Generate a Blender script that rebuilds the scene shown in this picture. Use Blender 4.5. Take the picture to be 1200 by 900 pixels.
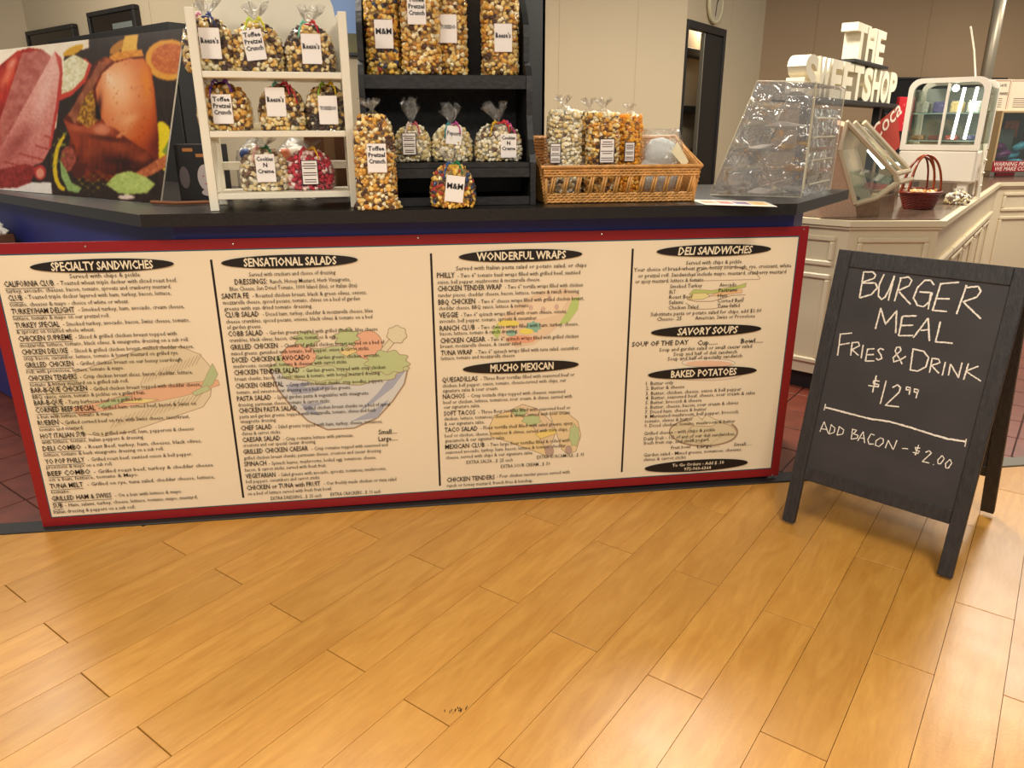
import bpy, bmesh, math, random
import numpy as np
from mathutils import Vector, Matrix
random.seed(7); RNG = np.random.default_rng(7)
SC = bpy.context.scene
COL = SC.collection
for o in list(bpy.data.objects): bpy.data.objects.remove(o)

# ------------------------------------------------------------------ camera
F = 869.38; O = np.array([0.0, -2.63986, 1.4])
def _rot(yaw, pit, roll):
    cy, sy, cp, sp, cr, sr = math.cos(yaw), math.sin(yaw), math.cos(pit), math.sin(pit), math.cos(roll), math.sin(roll)
    f = np.array([sy*cp, cy*cp, sp]); r = np.array([cy, -sy, 0]); u = np.cross(r, f)
    return cr*r+sr*u, -sr*r+cr*u, f
CR, CU, CF = _rot(*[math.radians(a) for a in (7.64432555, -19.0658292, -0.20723251)])
cam = bpy.data.cameras.new('camera'); camo = bpy.data.objects.new('camera', cam); COL.objects.link(camo)
cam.sensor_fit = 'HORIZONTAL'; cam.sensor_width = 36; cam.lens = 36*F/1200; cam.clip_start = .05
camo.matrix_world = Matrix(((CR[0], CU[0], -CF[0], O[0]), (CR[1], CU[1], -CF[1], O[1]), (CR[2], CU[2], -CF[2], O[2]), (0, 0, 0, 1)))
SC.camera = camo

# ------------------------------------------------------------------ light
W = bpy.data.worlds.new('world'); SC.world = W; W.use_nodes = True
W.node_tree.nodes['Background'].inputs[0].default_value = (1, .93, .82, 1)
W.node_tree.nodes['Background'].inputs[1].default_value = .26
def area(x, y, z, sx, sy, e, col=(1, .915, .775), rz=0):
    l = bpy.data.lights.new('ceiling_light', 'AREA'); l.shape = 'RECTANGLE'; l.size = sx; l.size_y = sy; l.energy = e; l.color = col
    o = bpy.data.objects.new('ceiling_light', l); COL.objects.link(o); o.location = (x, y, z); o.rotation_euler = (0, 0, rz); return o
area(-2.55, 2.0, 2.85, .6, .6, 40)
area(1.65, 1.5, 2.85, .6, .6, 75)
area(4.5, 1.7, 2.85, .6, 1.2, 70, rz=-.7)
area(5.8, 3.1, 2.85, .6, 1.2, 30, rz=-.7)
area(-1.9, -2.2, 2.9, .6, 1.2, 58)
area(1.2, -2.2, 2.9, .6, 1.2, 48)
area(-.3, -4.6, 2.9, .6, 1.2, 66)
area(-.6, .9, 2.85, .5, .5, 30)
VS = SC.view_settings; VS.view_transform = 'Standard'; VS.look = 'None'; VS.gamma = 1; VS.use_curve_mapping = False; VS.exposure = 0.3

# ------------------------------------------------------------------ pixel -> real place helpers (frame 1200x900)
def ray(x, y): return (x-600)/F*CR-(y-450)/F*CU+CF
def Pz(x, y, z): d = ray(x, y); return O+d*(z-O[2])/d[2]
def Py(x, y, Y): d = ray(x, y); return O+d*(Y-O[1])/d[1]
def Pl(x, y, P, n): d = ray(x, y); n = np.array(n, float); return O+d*((np.array(P, float)-O)@n)/(d@n)
def PX(P): d = np.asarray(P, float)-O; z = d@CF; return np.stack([600+F*(d@CR)/z, 450-F*(d@CU)/z], -1)

# ------------------------------------------------------------------ materials
def srgb(r, g, b):
    f = lambda c: (c/255/12.92) if c/255 <= .04045 else ((c/255+.055)/1.055)**2.4
    return (f(r), f(g), f(b), 1)
MATS = {}
def mat(name, col, rough=.6, metal=0, spec=.5, var=0, vscale=30, bump=0, bscale=80, attr=None, emit=0, coat=0, stretch=(1, 1, 1)):
    if name in MATS: return MATS[name]
    m = bpy.data.materials.new(name); m.use_nodes = True; nt = m.node_tree; N = nt.nodes; L = nt.links
    b = N['Principled BSDF']; b.inputs['Roughness'].default_value = rough; b.inputs['Metallic'].default_value = metal
    b.inputs['Specular IOR Level'].default_value = spec; b.inputs['Coat Weight'].default_value = coat
    c = srgb(*col); b.inputs['Base Color'].default_value = c
    if attr:
        a = N.new('ShaderNodeAttribute'); a.attribute_name = attr; L.new(a.outputs['Color'], b.inputs['Base Color'])
    if var or bump:
        tc = N.new('ShaderNodeTexCoord'); mp = N.new('ShaderNodeMapping'); mp.inputs['Scale'].default_value = stretch
        L.new(tc.outputs['Object'], mp.inputs[0])
    if var:
        n = N.new('ShaderNodeTexNoise'); n.inputs['Scale'].default_value = vscale; n.inputs['Detail'].default_value = 6; L.new(mp.outputs[0], n.inputs['Vector'])
        r = N.new('ShaderNodeValToRGB'); r.color_ramp.elements[0].position = .3; r.color_ramp.elements[1].position = .7
        r.color_ramp.elements[0].color = tuple(x*(1-var) for x in c[:3])+(1,); r.color_ramp.elements[1].color = tuple(min(1, x*(1+var)) for x in c[:3])+(1,)
        L.new(n.outputs['Fac'], r.inputs[0]); L.new(r.outputs[0], b.inputs['Base Color'])
    if bump:
        n2 = N.new('ShaderNodeTexNoise'); n2.inputs['Scale'].default_value = bscale; n2.inputs['Detail'].default_value = 4; L.new(mp.outputs[0], n2.inputs['Vector'])
        bp = N.new('ShaderNodeBump'); bp.inputs['Strength'].default_value = bump; bp.inputs['Distance'].default_value = .01
        L.new(n2.outputs['Fac'], bp.inputs['Height']); L.new(bp.outputs[0], b.inputs['Normal'])
    if emit:
        b.inputs['Emission Color'].default_value = c; b.inputs['Emission Strength'].default_value = emit
    MATS[name] = m; return m
def wood_floor():
    m = bpy.data.materials.new('maple_plank'); m.use_nodes = True; nt = m.node_tree; N = nt.nodes; L = nt.links; b = N['Principled BSDF']
    tc = N.new('ShaderNodeTexCoord'); oi = N.new('ShaderNodeObjectInfo'); mp = N.new('ShaderNodeMapping'); mp.inputs['Scale'].default_value = (1.6, 9, 1)
    ml = N.new('ShaderNodeMath'); ml.operation = 'MULTIPLY'; ml.inputs[1].default_value = 37.0; L.new(oi.outputs['Random'], ml.inputs[0])
    cb = N.new('ShaderNodeCombineXYZ'); L.new(ml.outputs[0], cb.inputs[0]); L.new(ml.outputs[0], cb.inputs[2]); L.new(cb.outputs[0], mp.inputs['Location'])
    L.new(tc.outputs['Object'], mp.inputs[0])
    n = N.new('ShaderNodeTexNoise'); n.inputs['Scale'].default_value = 2.2; n.inputs['Detail'].default_value = 7; n.inputs['Distortion'].default_value = 1.2; L.new(mp.outputs[0], n.inputs['Vector'])
    r = N.new('ShaderNodeValToRGB'); e = r.color_ramp.elements; e[0].position = .25; e[0].color = srgb(188, 129, 52); e[1].position = .75; e[1].color = srgb(210, 154, 73)
    L.new(n.outputs['Fac'], r.inputs[0])
    hs = N.new('ShaderNodeHueSaturation'); mr = N.new('ShaderNodeMapRange'); mr.inputs[3].default_value = .92; mr.inputs[4].default_value = 1.08
    L.new(oi.outputs['Random'], mr.inputs[0]); L.new(mr.outputs[0], hs.inputs['Value']); L.new(r.outputs[0], hs.inputs['Color'])
    n3 = N.new('ShaderNodeTexNoise'); n3.inputs['Scale'].default_value = 14; n3.inputs['Detail'].default_value = 5; L.new(mp.outputs[0], n3.inputs['Vector'])
    mx = N.new('ShaderNodeMixRGB'); mx.blend_type = 'MULTIPLY'; mx.inputs[0].default_value = .22; L.new(hs.outputs[0], mx.inputs[1]); L.new(n3.outputs['Fac'], mx.inputs[2])
    L.new(mx.outputs[0], b.inputs['Base Color'])
    n4 = N.new('ShaderNodeTexNoise'); n4.inputs['Scale'].default_value = 5; L.new(tc.outputs['Object'], n4.inputs['Vector'])
    mr2 = N.new('ShaderNodeMapRange'); mr2.inputs[3].default_value = .25; mr2.inputs[4].default_value = .42; L.new(n4.outputs['Fac'], mr2.inputs[0]); L.new(mr2.outputs[0], b.inputs['Roughness'])
    n5 = N.new('ShaderNodeTexNoise'); n5.inputs['Scale'].default_value = 120; L.new(tc.outputs['Object'], n5.inputs['Vector'])
    bp = N.new('ShaderNodeBump'); bp.inputs['Strength'].default_value = .06; bp.inputs['Distance'].default_value = .004; L.new(n5.outputs['Fac'], bp.inputs['Height']); L.new(bp.outputs[0], b.inputs['Normal'])
    return m
def film_mat(name, tint=(1, 1, 1), base=.05, edge=.55, rough=.08, bump=.5, bscale=40, glare=0):
    m = bpy.data.materials.new(name); m.use_nodes = True; nt = m.node_tree; N = nt.nodes; L = nt.links; N.clear()
    o = N.new('ShaderNodeOutputMaterial'); t = N.new('ShaderNodeBsdfTransparent'); t.inputs[0].default_value = (*tint, 1)
    g = N.new('ShaderNodeBsdfGlossy'); g.inputs['Roughness'].default_value = rough; mx = N.new('ShaderNodeMixShader')
    lw = N.new('ShaderNodeLayerWeight'); lw.inputs[0].default_value = .25; mr = N.new('ShaderNodeMapRange'); mr.inputs[3].default_value = base; mr.inputs[4].default_value = edge
    L.new(lw.outputs['Facing'], mr.inputs[0]); L.new(mr.outputs[0], mx.inputs[0]); L.new(t.outputs[0], mx.inputs[1]); L.new(g.outputs[0], mx.inputs[2]); L.new(mx.outputs[0], o.inputs[0])
    if glare:
        df = N.new('ShaderNodeBsdfDiffuse'); df.inputs[0].default_value = (.9, .87, .84, 1); m2 = N.new('ShaderNodeMixShader'); m2.inputs[0].default_value = glare
        L.new(mx.outputs[0], m2.inputs[1]); L.new(df.outputs[0], m2.inputs[2]); L.new(m2.outputs[0], o.inputs[0])
    if bump:
        tc = N.new('ShaderNodeTexCoord'); n = N.new('ShaderNodeTexNoise'); n.inputs['Scale'].default_value = bscale; n.inputs['Detail'].default_value = 3; n.inputs['Distortion'].default_value = 1
        L.new(tc.outputs['Object'], n.inputs['Vector']); bp = N.new('ShaderNodeBump'); bp.inputs['Strength'].default_value = bump; bp.inputs['Distance'].default_value = .02
        L.new(n.outputs['Fac'], bp.inputs['Height']); L.new(bp.outputs[0], g.inputs['Normal']); L.new(bp.outputs[0], lw.inputs['Normal'])
    return m
def dots_mat(name, paper, dot, scale=260, r=.33):
    m = bpy.data.materials.new(name); m.use_nodes = True; nt = m.node_tree; N = nt.nodes; L = nt.links; b = N['Principled BSDF']; b.inputs['Roughness'].default_value = .5
    tc = N.new('ShaderNodeTexCoord'); mp = N.new('ShaderNodeMapping'); mp.inputs['Rotation'].default_value = (0, .785, 0); L.new(tc.outputs['Object'], mp.inputs[0])
    v = N.new('ShaderNodeTexVoronoi'); v.inputs['Scale'].default_value = scale; v.inputs['Randomness'].default_value = 0; v.voronoi_dimensions = '3D'; L.new(mp.outputs[0], v.inputs['Vector'])
    sp = N.new('ShaderNodeSeparateXYZ')
    # distance in the card plane only
    mt = N.new('ShaderNodeMath'); mt.operation = 'LESS_THAN'; mt.inputs[1].default_value = r; L.new(v.outputs['Distance'], mt.inputs[0])
    mx = N.new('ShaderNodeMixRGB'); mx.inputs[1].default_value = srgb(*paper); mx.inputs[2].default_value = srgb(*dot); L.new(mt.outputs[0], mx.inputs[0]); L.new(mx.outputs[0], b.inputs['Base Color'])
    return m

# ------------------------------------------------------------------ mesh helpers
class MB:
    def __init__(s): s.v = []; s.f = []; s.m = []
    def add(s, vs, fs, mi=0):
        n = len(s.v); s.v += [tuple(map(float, p)) for p in vs]; s.f += [tuple(i+n for i in f) for f in fs]; s.m += [mi]*len(fs); return s
    def box(s, x0, x1, y0, y1, z0, z1, mi=0):
        return s.add([(x, y, z) for x in (x0, x1) for y in (y0, y1) for z in (z0, z1)],
                     [(0, 1, 3, 2), (4, 6, 7, 5), (0, 4, 5, 1), (2, 3, 7, 6), (0, 2, 6, 4), (1, 5, 7, 3)], mi)
    def bbox(s, x0, x1, y0, y1, z0, z1, b=.004, mi=0):
        """bevelled box"""
        bm = bmesh.new(); bmesh.ops.create_cube(bm, size=1)
        for v in bm.verts: v.co = ((x0+x1)/2+v.co.x*(x1-x0), (y0+y1)/2+v.co.y*(y1-y0), (z0+z1)/2+v.co.z*(z1-z0))
        bmesh.ops.bevel(bm, geom=list(bm.edges), offset=min(b, .45*min(x1-x0, y1-y0, z1-z0)), segments=1, affect='EDGES', profile=.5)
        bm.verts.index_update(); s.add([v.co[:] for v in bm.verts], [[v.index for v in f.verts] for f in bm.faces], mi); bm.free(); return s
    def prism(s, poly, z0, z1, mi=0):
        """horizontal outline (x,y) raised from z0 to z1"""
        n = len(poly); a = sum(poly[i][0]*poly[(i+1) % n][1]-poly[(i+1) % n][0]*poly[i][1] for i in range(n))
        if a < 0: poly = poly[::-1]
        return s.add([(p[0], p[1], z0) for p in poly]+[(p[0], p[1], z1) for p in poly],
                     [tuple(range(n))[::-1], tuple(range(n, 2*n))]+[(i, (i+1) % n, (i+1) % n+n, i+n) for i in range(n)], mi)
    def sweep(s, poly3, d, mi=0):
        """planar 3d outline pushed along vector d"""
        n = len(poly3); P = [np.array(p, float) for p in poly3]; d = np.array(d, float)
        nr = sum((np.cross(P[i], P[(i+1) % n]) for i in range(n)), np.zeros(3))
        if nr@d > 0: P = P[::-1]
        return s.add(P+[p+d for p in P], [tuple(range(n)), tuple(range(2*n-1, n-1, -1))]+[(i+n, (i+1) % n+n, (i+1) % n, i)for i in range(n)], mi)
    def tube(s, pts, r, n=6, mi=0, closed=False, caps=True):
        P = [np.array(p, float) for p in pts]; k = len(P); rr = r if hasattr(r, '__len__') else [r]*k
        up = None; rings = []
        for i in range(k):
            a = P[(i-1) % k] if (i or closed) else P[0]; b = P[(i+1) % k] if (i < k-1 or closed) else P[-1]
            t = b-a; t /= (np.linalg.norm(t)+1e-12)
            if up is None:
                up = np.cross(t, (0, 0, 1)) if abs(t[2]) < .9 else np.cross(t, (1, 0, 0))
            up = up-t*(up@t); up /= (np.linalg.norm(up)+1e-12); w = np.cross(t, up)
            rings.append([P[i]+rr[i]*(math.cos(2*math.pi*j/n)*up+math.sin(2*math.pi*j/n)*w) for j in range(n)])
        vs = [p for g in rings for p in g]; fs = []
        for i in range(k if closed else k-1):
            i2 = (i+1) % k
            for j in range(n): fs.append((i*n+j, i*n+(j+1) % n, i2*n+(j+1) % n, i2*n+j))
        if caps and not closed: fs += [tuple(range(n))[::-1], tuple((k-1)*n+j for j in range(n))]
        return s.add(vs, fs, mi)
    def lathe(s, prof, n=24, c=(0, 0), mi=0, sx=1, sy=1):
        vs = []; fs = []
        for r, z in prof:
            for j in range(n): a = 2*math.pi*j/n; vs.append((c[0]+sx*r*math.cos(a), c[1]+sy*r*math.sin(a), z))
        for i in range(len(prof)-1):
            for j in range(n): fs.append((i*n+j, i*n+(j+1) % n, (i+1)*n+(j+1) % n, (i+1)*n+j))
        if prof[0][0] > 1e-5: fs.append(tuple(range(n))[::-1])
        if prof[-1][0] > 1e-5: fs.append(tuple((len(prof)-1)*n+j for j in range(n)))
        return s.add(vs, fs, mi)
    def build(s, name, mats, parent=None, smooth=False, M=None):
        me = bpy.data.meshes.new(name); V = s.v
        if M is not None: V = [tuple(M @ Vector(p)) for p in V]
        me.from_pydata(V, [], s.f)
        for m in (mats if isinstance(mats, (list, tuple)) else [mats]): me.materials.append(m)
        me.polygons.foreach_set('material_index', s.m)
        if smooth: me.polygons.foreach_set('use_smooth', [True]*len(me.polygons))
        me.update(); o = bpy.data.objects.new(name, me); COL.objects.link(o)
        if parent: o.parent = parent
        return o
def tag(o, label, cat, group=None):
    o['label'] = label; o['category'] = cat
    if group: o['group'] = group
    return o
def thing(name, label, cat, loc=(0, 0, 0), rz=0, group=None, rx=0):
    o = bpy.data.objects.new(name, None); COL.objects.link(o); o.location = tuple(map(float, loc)); o.rotation_euler = (rx, 0, rz); o.empty_display_size = .1
    return tag(o, label, cat, group)
def struct(o): o['kind'] = 'structure'; return o
def basis(P0, ex, ez=(0, 0, 1)):
    """4x4 with local x=ex, z=ez, y=z cross x, at P0"""
    ex = Vector(ex).normalized(); ez = Vector(ez).normalized(); ey = ez.cross(ex)
    return Matrix(((ex[0], ey[0], ez[0], P0[0]), (ex[1], ey[1], ez[1], P0[1]), (ex[2], ey[2], ez[2], P0[2]), (0, 0, 0, 1)))

# text: collected first, evaluated in one go
TEXTS = []
def text(s, size, bold=0, res=2, shear=0):
    c = bpy.data.curves.new('t', 'FONT'); c.body = s; c.size = size; c.resolution_u = res; c.offset = bold*size; c.shear = shear
    o = bpy.data.objects.new('t', c); COL.objects.link(o); TEXTS.append(o); return o
def text_arrays(objs):
    bpy.context.view_layer.update(); dg = bpy.context.evaluated_depsgraph_get(); out = []
    for o in objs:
        me = bpy.data.meshes.new_from_object(o.evaluated_get(dg)); n = len(me.vertices)
        v = np.zeros(n*3); me.vertices.foreach_get('co', v); v = v.reshape(-1, 3)
        out.append((v, [tuple(p.vertices) for p in me.polygons])); bpy.data.meshes.remove(me)
    for o in objs:
        c = o.data; bpy.data.objects.remove(o); bpy.data.curves.remove(c)
    return out

# ------------------------------------------------------------------ shared materials
M_red = mat('board_red', (142, 22, 30), .35); M_cream = mat('menu_cream', (238, 220, 190), .42, var=.03, vscale=3)
M_teal = mat('teal_line', (18, 84, 100), .4); M_ink = mat('print_black', (22, 16, 16), .45)
M_creamtxt = mat('print_cream', (240, 224, 192), .45)
M_blue = mat('counter_blue', (42, 48, 126), .5, var=.1, vscale=4); M_blk = mat('black_paint', (26, 24, 25), .45, var=.2, vscale=12)
M_granite = mat('speckled_laminate', (28, 24, 22), .35, var=.5, vscale=160)
M_strip = mat('black_rubber', (32, 28, 27), .6); M_white = mat('white_paint', (236, 228, 208), .4)
M_wall = mat('wall_paint', (190, 173, 145), .7, bump=.04, bscale=200)
M_wall_shade = mat('wall_paint_shaded', (158, 132, 102), .75, bump=.04, bscale=200)  # beige wall colour darkened to carry the shade on the far right wall
M_panel = mat('cream_cabinet', (222, 206, 174), .35); M_tile = mat('quarry_tile', (112, 52, 36), .4, var=.25, vscale=8)
M_grout = mat('tile_grout', (62, 34, 26), .85); M_dark = mat('dark_void', (12, 11, 11), .8)
M_stain = mat('black_stained_wood', (40, 37, 38), .5, var=.35, vscale=14, bump=.25, bscale=30, stretch=(6, 6, .6))
M_slate = mat('chalkboard', (50, 46, 48), .6, var=.22, vscale=5, stretch=(1, 1, 1.6))
M_hutch = mat('black_distressed', (27, 25, 26), .5, var=.4, vscale=30, bump=.2, bscale=60)
M_chalk = mat('chalk', (226, 216, 202), .9, var=.25, vscale=220)
M_steel = mat('steel', (190, 188, 180), .3, metal=1)
M_film = film_mat('clear_film', base=.04, edge=.5, bump=.7, bscale=45)
M_acryl = film_mat('clear_acrylic', tint=(.97, .96, .95), base=.19, edge=.9, rough=.03, bump=.8, bscale=11, glare=.03)  # a little white diffuse stands in for bright ceiling reflections
M_glass = film_mat('case_glass', tint=(.9, .96, .93), base=.06, edge=.5, rough=.02, bump=0)
M_acredge = mat('acrylic_edge', (216, 206, 178), .15, spec=.8)

# ------------------------------------------------------------------ floor: diagonal maple planks, quarry tiles
FL = struct(MB().prism([(-4.2, -5.2), (5.6, -5.2), (5.6, -.03), (-4.2, -.03)], -.06, -.0095).build('floor', M_strip))
PHI = math.radians(46.0006); PW = .156398; V0 = -.56552; PLEN = .97; M_wood = wood_floor()
uu = np.array([math.cos(PHI), math.sin(PHI)]); vv = np.array([math.sin(PHI), -math.cos(PHI)])
def clip(poly, f):
    out = []
    for i in range(len(poly)):
        a, b = poly[i], poly[(i+1) % len(poly)]; fa, fb = f(a), f(b)
        if fa <= 0: out.append(a)
        if (fa < 0 < fb) or (fb < 0 < fa): t = fa/(fa-fb); out.append(a+(b-a)*t)
    return out
def plank_mesh(poly, c):
    me = bpy.data.meshes.new('plank'); q = [np.array([(p-c)@uu, (p-c)@vv]) for p in poly]; ctr = sum(q)/len(q)
    n = len(q); ins = [p-(p-ctr)/(np.linalg.norm(p-ctr)+1e-9)*.0012 for p in q]
    vs = [(p[0], p[1], -.0095) for p in q]+[(p[0], p[1], -.001) for p in q]+[(p[0], p[1], 0) for p in ins]
    fs = [tuple(range(2*n, 3*n))]+[(i, (i+1) % n, (i+1) % n+n, i+n) for i in range(n)]+[(i+n, (i+1) % n+n, (i+1) % n+2*n, i+2*n) for i in range(n)]
    me.from_pydata(vs, [], fs); me.validate(); me.materials.append(M_wood)
    bm = bmesh.new(); bm.from_mesh(me); bmesh.ops.recalc_face_normals(bm, faces=bm.faces); bm.to_mesh(me); bm.free(); return me
full = None; joints = {-1: -1.212, 0: -.765, 1: -1.226, 2: -.755, 3: -1.264, 4: -.766, 5: -1.274, 6: .165, 7: -.309, 8: -.817, 9: -.362, 10: .146, 11: -.361, 12: .105, 13: .59, 14: .092, 15: .497}
R0 = Matrix.Rotation(PHI, 4, 'Z') @ Matrix.Rotation(math.pi, 4, 'X')   # local x along plank, local y = vv, local z flipped
for k in range(-9, 27):
    j0 = joints.get(k, (-1.22 if k % 2 else -.76)-.006*k)
    va, vb = V0+k*PW+.0006, V0+(k+1)*PW-.0006
    for i in range(-6, 8):
        ua, ub = j0+i*PLEN+.0014, j0+(i+1)*PLEN-.0014
        poly = [uu*a+vv*b for a, b in ((ua, va), (ub, va), (ub, vb), (ua, vb))]; c = uu*ua+vv*va
        if min(p[1] for p in poly) > -.03 or max(p[1] for p in poly) < -3.6 or max(p[0] for p in poly) < -3.0 or min(p[0] for p in poly) > 4.2: continue
        inside = max(p[1] for p in poly) <= -.03
        if inside and full is not None: me = full
        else:
            pc = poly if inside else clip(poly, lambda p: p[1]+.03)
            if len(pc) < 3 or max(p[1] for p in pc)-min(p[1] for p in pc) < .01: continue
            me = plank_mesh(pc, c)
            if inside: full = me
        # mesh is in (u,v,z): place with u->uu, v->vv
        o = bpy.data.objects.new('plank', me); COL.objects.link(o); o.parent = FL
        o.matrix_world = Matrix(((uu[0], vv[0], 0, c[0]), (uu[1], vv[1], 0, c[1]), (0, 0, 1, 0), (0, 0, 0, 1)))
# scuff mark on one plank
sc = MB(); q = Pz(535, 834, 0)
for i in range(16): x_, y_, a_, l_ = q[0]+random.gauss(0, .016), q[1]+random.gauss(0, .006), random.uniform(.3, 1.6), random.uniform(.003, .012); sc.tube([(x_, y_, .0006), (x_+l_*math.cos(a_), y_+l_*math.sin(a_), .0006)], random.uniform(.0006, .0016), 4)
sc.build('scuff_mark', mat('scuff', (70, 44, 24), .8), FL)['kind'] = 'stuff'
FT = struct(MB().prism([(-4.5, .05), (7.5, .05), (7.5, 7), (-4.5, 7)], -.06, -.006).build('floor_tiled', M_grout)); TS = .258
tm = MB().bbox(-TS/2+.003, TS/2-.003, -TS/2+.003, TS/2-.003, -.006, 0, .002).build('tile', M_tile, FT); tmesh = tm.data; bpy.data.objects.remove(tm)
e1 = np.array([.7071, .7071]); e2 = np.array([.7071, -.7071]); nt_ = 0
for i in range(-14, 30):
    for j in range(-24, 22):
        c = e1*(i+.5)*TS+e2*(j+.5)*TS+np.array([.067, .067])
        if c[1] < .05+TS*.71 or c[1] > 3.2: continue
        left = c[0] < -.85 and c[0] > -3.3 and c[0]+c[1] < -.3; right = c[0] > 1.4 and c[0] < 5.9 and (c[0]-c[1] > 1.75 or c[1] < 1.2)
        if not (left or right): continue
        o = bpy.data.objects.new('tile', tmesh); COL.objects.link(o); o.parent = FT; o.location = (c[0], c[1], 0); o.rotation_euler = (0, 0, math.pi/4); nt_ += 1
# cut tiles along the strip
for i in range(-14, 30):
    for j in range(-24, 22):
        c = e1*(i+.5)*TS+e2*(j+.5)*TS+np.array([.067, .067])
        if not (.05-TS*.7 < c[1] < .05+TS*.71) or not ((-3.3 < c[0] < -.85) or (1.3 < c[0] < 5.9)): continue
        h = TS/2-.003; poly = clip([c+e1*a*h+e2*b*h for a, b in ((-1, -1), (1, -1), (1, 1), (-1, 1))], lambda p: .053-p[1])
        if len(poly) < 3 or max(p[1] for p in poly) < .07: continue
        MB().prism([tuple(p) for p in poly], -.006, 0).build('tile', M_tile, FT)
struct(MB().bbox(-4.2, 1.95, -.03, .052, -.06, .006, .003).build('trim_1', M_strip))
struct(MB().bbox(1.95, 5.6, -.03, .052, -.06, .006, .003).build('trim_2', mat('grey_strip', (96, 88, 72), .5)))

# ------------------------------------------------------------------ walls
def wall(name, a, b, m, z0=0, z1=3.0, t=.1, holes=(), seams=()):
    a = np.array(a, float); b = np.array(b, float); Lw = np.linalg.norm(b-a); M = basis((a[0], a[1], 0), ((b-a)/Lw).tolist()+[0])
    mb = MB(); xs = 0
    for (h0, h1, zt) in holes:
        mb.box(xs, h0, 0, t, z0, z1); mb.box(h0, h1, 0, t, zt, z1); xs = h1
    mb.box(xs, Lw, 0, t, z0, z1); o = struct(mb.build(name, m)); o.matrix_world = M
    for s in seams: MB().box(s-.004, s+.004, -.003, 0, z0, z1).build('seam_strip', m, o)
    return o, M
wall('wall_back', (.93, 3.54), (2.22, 3.54), M_wall, seams=(.28, .9))
dw, DM = wall('wall_angled_right', (2.22, 3.54), (3.52, 4.96), M_wall, holes=((.005, .87, 2.2),), seams=(1.0, 1.75))
wall('wall_right', (3.52, 4.96), (9, 4.96), M_wall_shade, seams=(.55, 1.75, 2.95))
wall('wall_angled_left', (-2.97, 4.37), (-1.2, 2.6), M_wall, seams=(1.9,))
wall('wall_left', (-5.5, 4.2), (-2.97, 4.37), M_wall)
wall('wall_return', (.93, 2.6), (.93, 3.54), M_wall)
wall('wall_middle', (-1.2, 2.6), (.93, 2.6), M_wall)
# ------------------------------------------------------------------ deli counter
DC = thing('deli_counter', 'dark blue angled deli counter behind the big menu board', 'counter', (0, 0, 0))
MB().prism([(-.79, .02), (1.425, .02), (1.70, .46), (1.3, .78), (-.5, .78)], 0.006, 1.10).build('body', M_blue, DC)
MB().prism([(-.79, .02), (-2.6, 1.93), (-2.15, 2.35), (-.5, .78)], 0.006, 1.10).build('wing_body', M_blue, DC)
MB().box(-.75, 1.44, .012, .0199, 0.007, .07).build('kick_board', M_blk, DC)
q = MB(); q.box(-.79, 1.40, .008, .0199, 1.09, 1.10); q.build('top_band', mat('worn_pink_edge', (120, 62, 60), .6, var=.3), DC)
CT = thing('countertop', 'black speckled laminate countertop along the blue deli counter', 'countertop', (0, 0, 1.10))
top = [(-.86, -.07), (1.375, -.085), (1.90, .46), (1.45, .86), (-.48, .86), (-2.10, 2.42), (-2.62, 1.90)]
MB().prism([top[0], top[1], top[2], top[3], top[4]], 0, .04).build('top_slab', M_granite, CT)
MB().prism([top[0], top[4], top[5], top[6]], 0, .0385).build('wing_slab', mat('dark_wing_laminate', (26, 20, 18), .35, var=.2), CT)

# ------------------------------------------------------------------ menu board
BX0, BX1, BZ0, BZ1, BD = -1.402, 1.4786, .0065, 1.0475, .0386; BZR = .018
MBo = thing('menu_board', 'large cream menu board with red border on the counter front', 'menu board', (0, 0, 0))
def quad_board(d, y0, y1): return MB().sweep([(BX0+d, y0, BZ0+d), (BX1-d, y0, BZR+d), (BX1-d, y0, BZ1-d), (BX0+d, y0, BZ1-d)], (0, y1-y0, 0))
quad_board(0, 0, .0118).build('panel', M_red, MBo)
quad_board(BD-.004, -.0004, .0002).build('border_line', M_teal, MBo)
quad_board(BD, -.0008, .0002).build('menu_sheet', M_cream, MBo)
for x, y in [(273, 286), (705, 274.5), (942, 268.7), (100, 289), (490, 279), (905, 557), (580, 585)]:
    p = Py(x, y, 0); MB().lathe([(0.0001, 0), (.004, 0), (.003, .002), (.0001, .003)], 10).build('screw', M_steel, MBo, M=Matrix.Translation((p[0], 0, p[2])) @ Matrix.Rotation(math.pi/2, 4, 'X'))
ZO = {'A': (0, 290, 260/1200), 'B': (0, 440, 260/1200), 'C': (240, 285, 270/1200), 'D': (240, 430, 270/1200), 'E': (500, 280, 250/1200), 'F': (500, 410, 250/1200), 'G': (725, 265, 235/1200), 'H': (725, 400, 235/1200)}
_src = [(-6, 300), (935.5, 275.8), (903.2, 546.5), (59.6, 612)]; _dst = [(BX0+BD, BZ1-BD), (BX1-BD, BZ1-BD), (BX1-BD, BZR+BD), (BX0+BD, BZ0+BD)]
_A = []; _b = []
for (x, y), (X, Zz) in zip(_src, _dst): _A += [[x, y, 1, 0, 0, 0, -X*x, -X*y], [0, 0, 0, x, y, 1, -Zz*x, -Zz*y]]; _b += [X, Zz]
_h = np.append(np.linalg.solve(np.array(_A, float), np.array(_b, float)), 1).reshape(3, 3)     # traced print -> metres on the board
def onb(x, y): q = _h@np.array([x, y, 1.]); return np.array([q[0]/q[2], -.001, q[1]/q[2]])
def bp_(z, x, y): ox, oy, k = ZO[z]; q = onb(ox+x*k, oy+y*k); q[0] = Py(ox+x*k, oy+y*k, -.001)[0]; return q
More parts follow.
